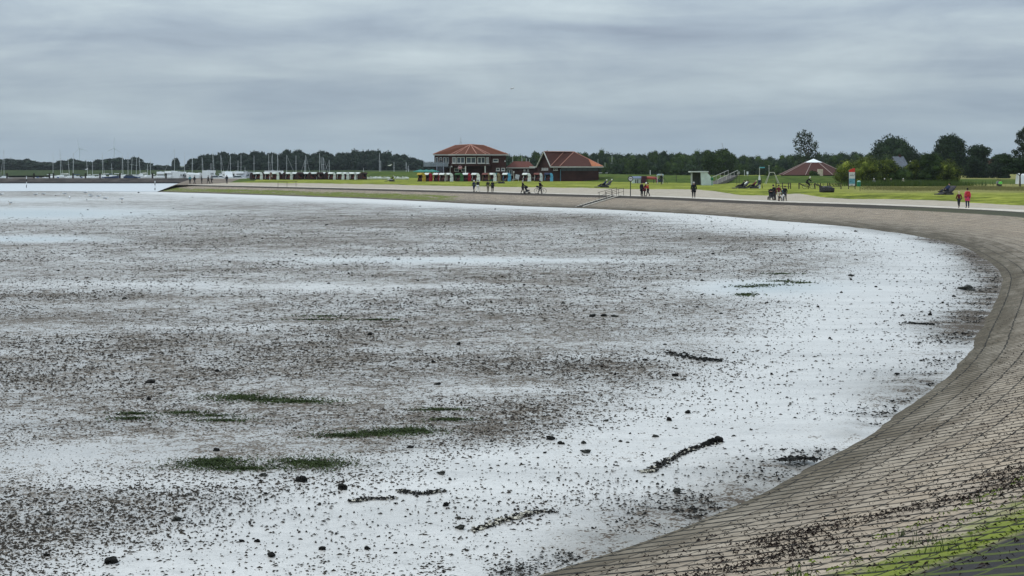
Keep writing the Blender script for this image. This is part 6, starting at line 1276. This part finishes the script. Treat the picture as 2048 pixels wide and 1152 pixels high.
extra = [(319, 788, 6), (942, 721, 7), (867, 725, 8), (1060, 751, 8), (797, 519, 6), (697, 548, 8), (809, 549, 6), (1048, 570, 6), (1096, 573, 6), (1127, 607, 8), (1450, 575, 5), (1395, 615, 7), (1441, 628, 8), (1204, 734, 7), (1230, 748, 7), (532, 1000, 8), (640, 1008, 8), (483, 1083, 12), (507, 1078, 6), (515, 1084, 12), (734, 1098, 12), (791, 1107, 10), (816, 907, 8), (983, 884, 7), (1167, 887, 14), (1462, 783, 7), (1212, 842, 10), (1908, 594, 8), (1682, 586, 7), (1702, 560, 10), (1185, 1058, 12), (582, 962, 6), (531, 988, 9), (1241, 884, 8), (1255, 886, 8), (1260, 868, 6), (1600, 500, 6), (1575, 470, 5), (1350, 752, 14), (1420, 720, 10), (1438, 722, 10), (1330, 690, 9), (1860, 630, 9), (1885, 606, 8), (900, 960, 8), (1033, 907, 7), (1090, 906, 9)]
for px_, py_, w_ in extra: stone(px_, py_, w_, 'small dark clump of mud and shells on the wet mudflat', gs, None, 'clump')
ZR = random.Random(3)
for i in range(190):
    py_ = 385+(1140-385)*ZR.random()**1.25; px_ = 2000*ZR.random()-10
    e_ = np.interp(py_, [383, 389, 398, 410, 418, 429, 442, 456, 478, 516, 560, 620, 700, 784, 862, 930, 981, 1012, 1066, 1150], [320, 480, 740, 1000, 1180, 1387, 1536, 1736, 1849, 1955, 1990, 1980, 1917, 1856, 1730, 1628, 1536, 1398, 1296, 1085])
    if px_ > e_-15: continue
    stone(px_, py_, ZR.uniform(3, 7) if py_ > 450 else ZR.uniform(2.5, 4.5), 'small dark clump of mud and shells on the wet mudflat', gs, None, 'clump')
# lumpy ridges of mussels, shells and weed
def heap(name, pts, label, seed, n, s0, s1, width, mats, cat, big=None):
    r = np.random.RandomState(seed); P3 = [at(x, y, 0) for x, y in pts]; V = []; Fq = []; mi = []; b = 0; base = P3[0]; RV = [rock_mesh(50+k, 1, .4, .7) for k in range(4)]
    for i in range(n):
        t = r.rand()*(len(P3)-1); k = int(t); f = t-k; x = P3[k][0]*(1-f)+P3[k+1][0]*f+r.normal()*width; y = P3[k][1]*(1-f)+P3[k+1][1]*f+r.normal()*width*1.2
        s = s0+(s1-s0)*r.rand()**2; v, fq = RV[r.randint(4)]; a = r.rand()*6.28; ca, sa = math.cos(a), math.sin(a); w = v*np.array([s, s*.6, s*.38]); w = np.stack([w[:, 0]*ca-w[:, 1]*sa+x-base[0], w[:, 0]*sa+w[:, 1]*ca+y-base[1], w[:, 2]+s*.25+abs(r.normal())*s*.3], 1)
        V.append(w); Fq += [tuple(j+b for j in q) for q in fq]; mi += [int(r.rand() < mats[2])]*len(fq); b += len(w)
    if big:
        for (px_, py_, s) in big: X_, Y_ = at(px_, py_, 0); v, fq = rock_mesh(int(px_), 3, .2, .8); V.append(v*s+np.array([X_-base[0], Y_-base[1], s*.5])); Fq += [tuple(j+b for j in q) for q in fq]; mi += [0]*len(fq); b += len(v)
    o = npobj(name, np.concatenate(V), np.array(Fq), [mats[0], mats[1]], False, None, mi); o.location = (base[0], base[1], 0); tag(o, label, cat, kind='stuff' if cat in ('weed clump', 'weed streak') else None); return o
heap('mussel_ridge', [(1296, 944), (1330, 925), (1370, 905), (1400, 893), (1440, 884)], 'long diagonal mussel-covered ridge ending in rounded boulders at its right end', 1, 1100, .010, .042, .060, (m_clump, m_shell, .08), 'mussel ridge', [(1437, 884, .085), (1424, 886, .085), (1412, 892, .07)])
heap('shell_heap', [(1284, 944), (1306, 942)], 'small pale shell heap at the left end of the mussel ridge', 2, 160, .012, .045, .03, (m_clump, m_shell, .45), 'shell heap')
heap('oyster_heap', [(948, 1061), (975, 1052), (1010, 1040), (1040, 1034), (1078, 1022)], 'pale jagged oyster heap stretching up to the right at bottom centre', 3, 850, .012, .045, .045, (m_clump, m_shell, .42), 'oyster heap')
heap('clump_row', [(1078, 1024), (1110, 1024)], 'dark scattered clumps trailing right of the oyster heap', 33, 120, .008, .03, .05, (m_clump, m_shell, .1), 'weed clump')
heap('weed_streak', [(700, 1003), (735, 998), (790, 997)], 'dark ragged weed streak, left of two below the clear pool', 4, 500, .01, .032, .05, (m_clump, m_shell, .12), 'weed streak')
heap('weed_streak', [(797, 981), (840, 988), (885, 982)], 'dark ragged weed streak, right of two below the clear pool', 5, 500, .01, .035, .05, (m_clump, m_shell, .08), 'weed streak')
heap('weed_heap', [(1562, 922), (1600, 917), (1632, 920)], 'black seaweed heap on the mud beside the sea wall foot', 6, 700, .015, .05, .06, (m_clump, m_clump2, .3), 'seaweed heap')
heap('weed_streak', [(1811, 646), (1840, 648), (1868, 649)], 'thin dark weed streak near the right shore', 7, 300, .02, .06, .12, (m_clump, m_clump2, .3), 'weed streak')
heap('clump_row', [(1335, 705), (1390, 718), (1440, 723)], 'loose diagonal row of flat black clumps on bright mud', 8, 260, .02, .08, .13, (m_clump, m_clump2, .3), 'weed clump')
# green seagrass patches: dense short blades
m_weed = mat_foliage('seagrass', (.022, .034, .010, 1), (.050, .070, .022, 1), (.10, .12, .045, 1), 1.0)
def weed(blobs, n, label, seed, h0=.006, h1=.028):
    n = int(n*.42)
    r = np.random.RandomState(seed); c0 = at(blobs[0][0], blobs[0][1], 0); P3 = []
    for i in range(n):
        b = blobs[r.randint(len(blobs))]; a = r.rand()*6.28; q = abs(r.normal())*.62*(1+.25*math.sin(a*5+seed)); X_, Y_ = at(b[0]+b[2]*q*math.cos(a), max(b[1]+b[3]*q*math.sin(a), 380), 0); P3.append((X_-c0[0], Y_-c0[1], 0))
    pts = np.array(P3); a = r.rand(n)*6.28; h = h0+(h1-h0)*r.rand(n); k = c0[1]/25.0; h *= k**.7; w = .014*k*(.6+.8*r.rand(n)); la = r.rand(n)*6.28; ll = h*1.7
    V = np.zeros((n, 3, 3)); V[:, 0] = pts+np.stack([np.cos(a)*w, np.sin(a)*w, 0*a], 1); V[:, 1] = pts-np.stack([np.cos(a)*w, np.sin(a)*w, 0*a], 1); V[:, 2] = pts+np.stack([np.cos(la)*ll, np.sin(la)*ll, h], 1)
    o = npobj('seagrass_patch', V.reshape(-1, 3), np.arange(n*3).reshape(-1, 3), m_weed); o.location = (c0[0], c0[1], .01); tag(o, label, 'seaweed', kind='stuff' if seed >= 4 else None); return o
weed([(600, 925, 110, 14), (640, 930, 70, 14), (420, 930, 95, 10), (480, 938, 120, 7), (430, 922, 60, 6)], 16000, 'largest green seagrass patch in the foreground left of centre', 1)
weed([(760, 867, 110, 9), (820, 862, 70, 8), (690, 872, 70, 5)], 9000, 'long green seagrass patch right above the largest one', 2)
weed([(540, 800, 120, 7), (480, 795, 70, 8), (600, 804, 90, 5)], 8000, 'green seagrass patch tapering right at left centre', 3)
weed([(420, 832, 90, 6), (370, 826, 60, 4), (450, 842, 80, 4), (260, 838, 60, 5), (270, 828, 50, 3)], 5000, 'thin broken seagrass streaks left of the tapering patch', 4)
weed([(900, 840, 60, 4), (880, 820, 60, 3)], 2500, 'faint narrow seagrass streak above the long patch', 5)
weed([(1530, 571, 60, 2.5), (1560, 563, 50, 2), (1500, 574, 45, 2.5), (1600, 566, 40, 1.6), (1560, 548, 50, 1.5)], 2500, 'thin dark seagrass streaks in the green pool at right', 6)
weed([(1490, 590, 26, 3)], 900, 'small dark seagrass island below the green pool streaks', 7)
weed([(650, 633, 60, 2), (630, 640, 70, 2), (750, 640, 50, 2)], 1500, 'narrow dark seagrass streaks in the far left pool', 8)
# worm casts: countless little heaps of mud
def casts(name, n, seed, label, ymin, ymax, size, fn, mat, wob=1.0):
    r = np.random.RandomState(seed); Y_ = 1/(1/ymax+(1/ymin-1/ymax)*r.rand(n)**.9); X_ = -5-.55*Y_+(5+.9*Y_)*r.rand(n); keep = fn(X_, Y_, r); X_, Y_ = X_[keep], Y_[keep]; n = len(X_)
    s = size*(.4+1.0*r.rand(n)**2)*(Y_/25)**.58; a = r.rand(n)*6.28; el = 1+1.8*r.rand(n)*wob
    base = np.array([(1, 0, 0), (.3, .8, .0), (-.7, .6, 0), (-1, -.2, 0), (-.2, -.9, 0), (.7, -.6, 0), (.1, .1, .8), (-.25, .0, .55)])
    fs = np.array([(0, 1, 6), (1, 2, 6), (2, 7, 6), (2, 3, 7), (3, 4, 7), (4, 6, 7), (4, 5, 6), (5, 0, 6)])
    P = base[None]*np.stack([s*el, s, s*1.15], 1)[:, None, :]; P = P+r.normal(size=P.shape)*s[:, None, None]*.22; ca, sa = np.cos(a)[:, None], np.sin(a)[:, None]
    Q = np.stack([P[:, :, 0]*ca-P[:, :, 1]*sa+X_[:, None], P[:, :, 0]*sa+P[:, :, 1]*ca+Y_[:, None], P[:, :, 2]], -1)
    F_ = (fs[None]+np.arange(n)[:, None, None]*8).reshape(-1, 3); o = npobj(name, Q.reshape(-1, 3), F_, mat); tag(o, label, 'worm casts', kind='stuff'); return o
Dg = Dcast; pyg, pxg = py, px
def dens(X_, Y_):
    iy = np.clip(np.searchsorted(ys, Y_), 0, NR-1); u_ = X_/(Y_+12); ix = np.clip(((u_+.75)/1.25*(NCo-1)).astype(int), 0, NCo-1); return Dg[iy, ix]
def shoredist(X_, Y_):
    d = np.full(X_.shape, 99.0)
    for q in S_[::2]: d = np.minimum(d, np.hypot(X_-q[0], Y_-q[1]))
    return d
m_cast = pm('cast_mud', (.032, .026, .020), .8, .5, 3)
def f1(X_, Y_, r):
    cl = .5+.22*fbm2(X_*1.1, Y_*.9, 4, 4); inside = X_ < np.interp(Y_, S_[:200, 1], S_[:200, 0])+.3
    return (r.rand(len(X_)) < np.clip(.03+1.0*dens(X_, Y_)*cl*1.5, 0, 1)) & inside
casts('worm_casts', 760000, 1, 'countless tiny dark worm casts on the wet mud', 17, 190, .0150, f1, m_cast)
def f2(X_, Y_, r):
    d = shoredist(X_, Y_); ph = .5+.5*np.sin(Y_*1.9)*np.sin(Y_*.7+1); inside = X_ < np.interp(Y_, S_[:200, 1], S_[:200, 0])+.1
    return (r.rand(len(X_)) < np.exp(-(d/(.25+.8*ph))**2)*.4+.02*np.exp(-d/3)+np.clip((Y_-42)/15, 0, 1)*(.45*np.exp(-(d/1.5)**2)+.09*np.exp(-(d/3.5)**2))) & inside
casts('tide_debris', 460000, 2, 'band of dark crumbs of mud and weed along the foot of the sea wall', 20, 125, .017, f2, m_clump)
# wrack on the slabs: torn brown weed lying in lines
def strew(name, n, seed, label, tf, mat, size, y0, y1, cat):
    r = np.random.RandomState(seed); Q = []; idx = np.where((S_[:, 1] > y0) & (S_[:, 1] < y1))[0]; f = idx[0]+r.rand(n)*(idx[-1]-idx[0]); i0 = f.astype(int); g = (f-i0)[:, None]
    s0 = S_[i0]*(1-g)+S_[i0+1]*g; p0 = P_[i0]*(1-g)+P_[i0+1]*g; z1 = ZT[i0]*(1-g[:, 0])+ZT[i0+1]*g[:, 0]; t = tf(r, n, s0); k = (t > 0.0) & (t < .98); s0, p0, z1, t = s0[k], p0[k], z1[k], t[k]; n = len(t)
    xy = s0*(1-t[:, None])+p0*t[:, None]; z = z1*t; a = r.rand(n)*6.28; L_ = size*(.5+r.rand(n)*1.3); w = L_*.13
    d = np.stack([np.cos(a), np.sin(a)], 1); e = np.stack([-np.sin(a), np.cos(a)], 1); up = .012+.02*r.rand(n); c = np.column_stack([xy, z])
    def mk(dx, ex, dz_): return c+np.column_stack([d*(dx*L_)[:, None]+e*(ex*w)[:, None], dz_])
    o1 = np.ones(n); V = np.stack([mk(-o1, 0*o1, 0*up+.004), mk(-.2*o1, o1, up*.6+.01), mk(o1, .4*o1, .006+0*up), mk(.2*o1, -o1, up+.012)], 1)
    o = npobj(name, V.reshape(-1, 3), np.arange(n*4).reshape(-1, 4), mat); tag(o, label, cat, kind='stuff'); return o
m_wrack = pm('dry_wrack', (.018, .011, .009), .85, .5, 5)
def tf1(r, n, s): base = .44+.10*np.sin(s[:, 1]*.5)+.05*np.sin(s[:, 1]*2.1); return np.where(r.rand(n) < .55, base+r.normal(size=n)*.035, .12+.58*r.rand(n)**.8)
strew('tide_wrack', 15000, 1, 'dark brown torn wrack lying in lines across the slabs', tf1, m_wrack, .034, 16, 48, 'wrack')
def tf2(r, n, s): return .03+.9*r.rand(n)
strew('slab_litter', 4500, 2, 'specks of dry weed and shell strewn over the slabs', tf2, pm('litter_specks', (.10, .085, .065), .85, .8, 3), .028, 16, 90, 'litter')
def tf3(r, n, s): return .44+.20*r.rand(n)
o = strew('moss_tufts', 3000, 3, 'bright green tufts and moss growing in the upper slab joints', lambda r, n, s: np.round(tf3(r, n, s)*12.1/.62)*.62/12.1+r.normal(size=n)*.006, mat_foliage('moss', (.06, .085, .012, 1), (.16, .20, .02, 1), (.28, .32, .05, 1), 2.0), .035, 14, 50, 'moss')

# upright tufts of grass rooted in the joints near the top of the slabs
_r = np.random.RandomState(77); _n = 1500; _i = np.where((S_[:, 1] > 12) & (S_[:, 1] < 40))[0]; _c = _i[0]+_r.randint(0, 40, _n)/40*(_i[-1]-_i[0]); _k = _c.astype(int); _g = (_c-_k)[:, None]
_t = (.53+.06*np.sin(_c*1.7))+_r.normal(size=_n)*.012; _xy = (S_[_k]*(1-_g)+S_[_k+1]*_g)*(1-_t[:, None])+(P_[_k]*(1-_g)+P_[_k+1]*_g)*_t[:, None]+_r.normal(size=(_n, 2))*.04; _z = ZT[_k]*_t
_a = _r.rand(_n)*6.28; _h = .03+.13*_r.rand(_n)**2; _p = np.column_stack([_xy, _z]); _w = .006
_V = np.stack([_p+np.stack([np.cos(_a)*_w, np.sin(_a)*_w, 0*_a-.01], 1), _p-np.stack([np.cos(_a)*_w, np.sin(_a)*_w, 0*_a+.01], 1), _p+np.stack([np.sin(_a*3)*_h*.35, np.cos(_a*3)*_h*.35, _h], 1)], 1)
o = npobj('joint_grass', _V.reshape(-1, 3), np.arange(_n*3).reshape(-1, 3), m_tall); tag(o, 'thin grass tufts growing in the slab joints', 'grass', kind='stuff')
# ================================================================== haze
mh = bpy.data.materials.new('haze_air'); mh.use_nodes = True; nt = mh.node_tree; nt.nodes.clear()
pv = N('ShaderNodeVolumePrincipled'); pv.inputs['Color'].default_value = (.80, .88, .95, 1); pv.inputs['Density'].default_value = .00006; pv.inputs['Anisotropy'].default_value = .3
oo = N('ShaderNodeOutputMaterial'); nt.links.new(pv.outputs[0], oo.inputs[1])
mb = MB(); mb.box((0, 4000, 60), (17000, 10400, 124)); o = mb.build('haze', mh); tag(o, 'thin pale sea haze', 'haze', kind='stuff')
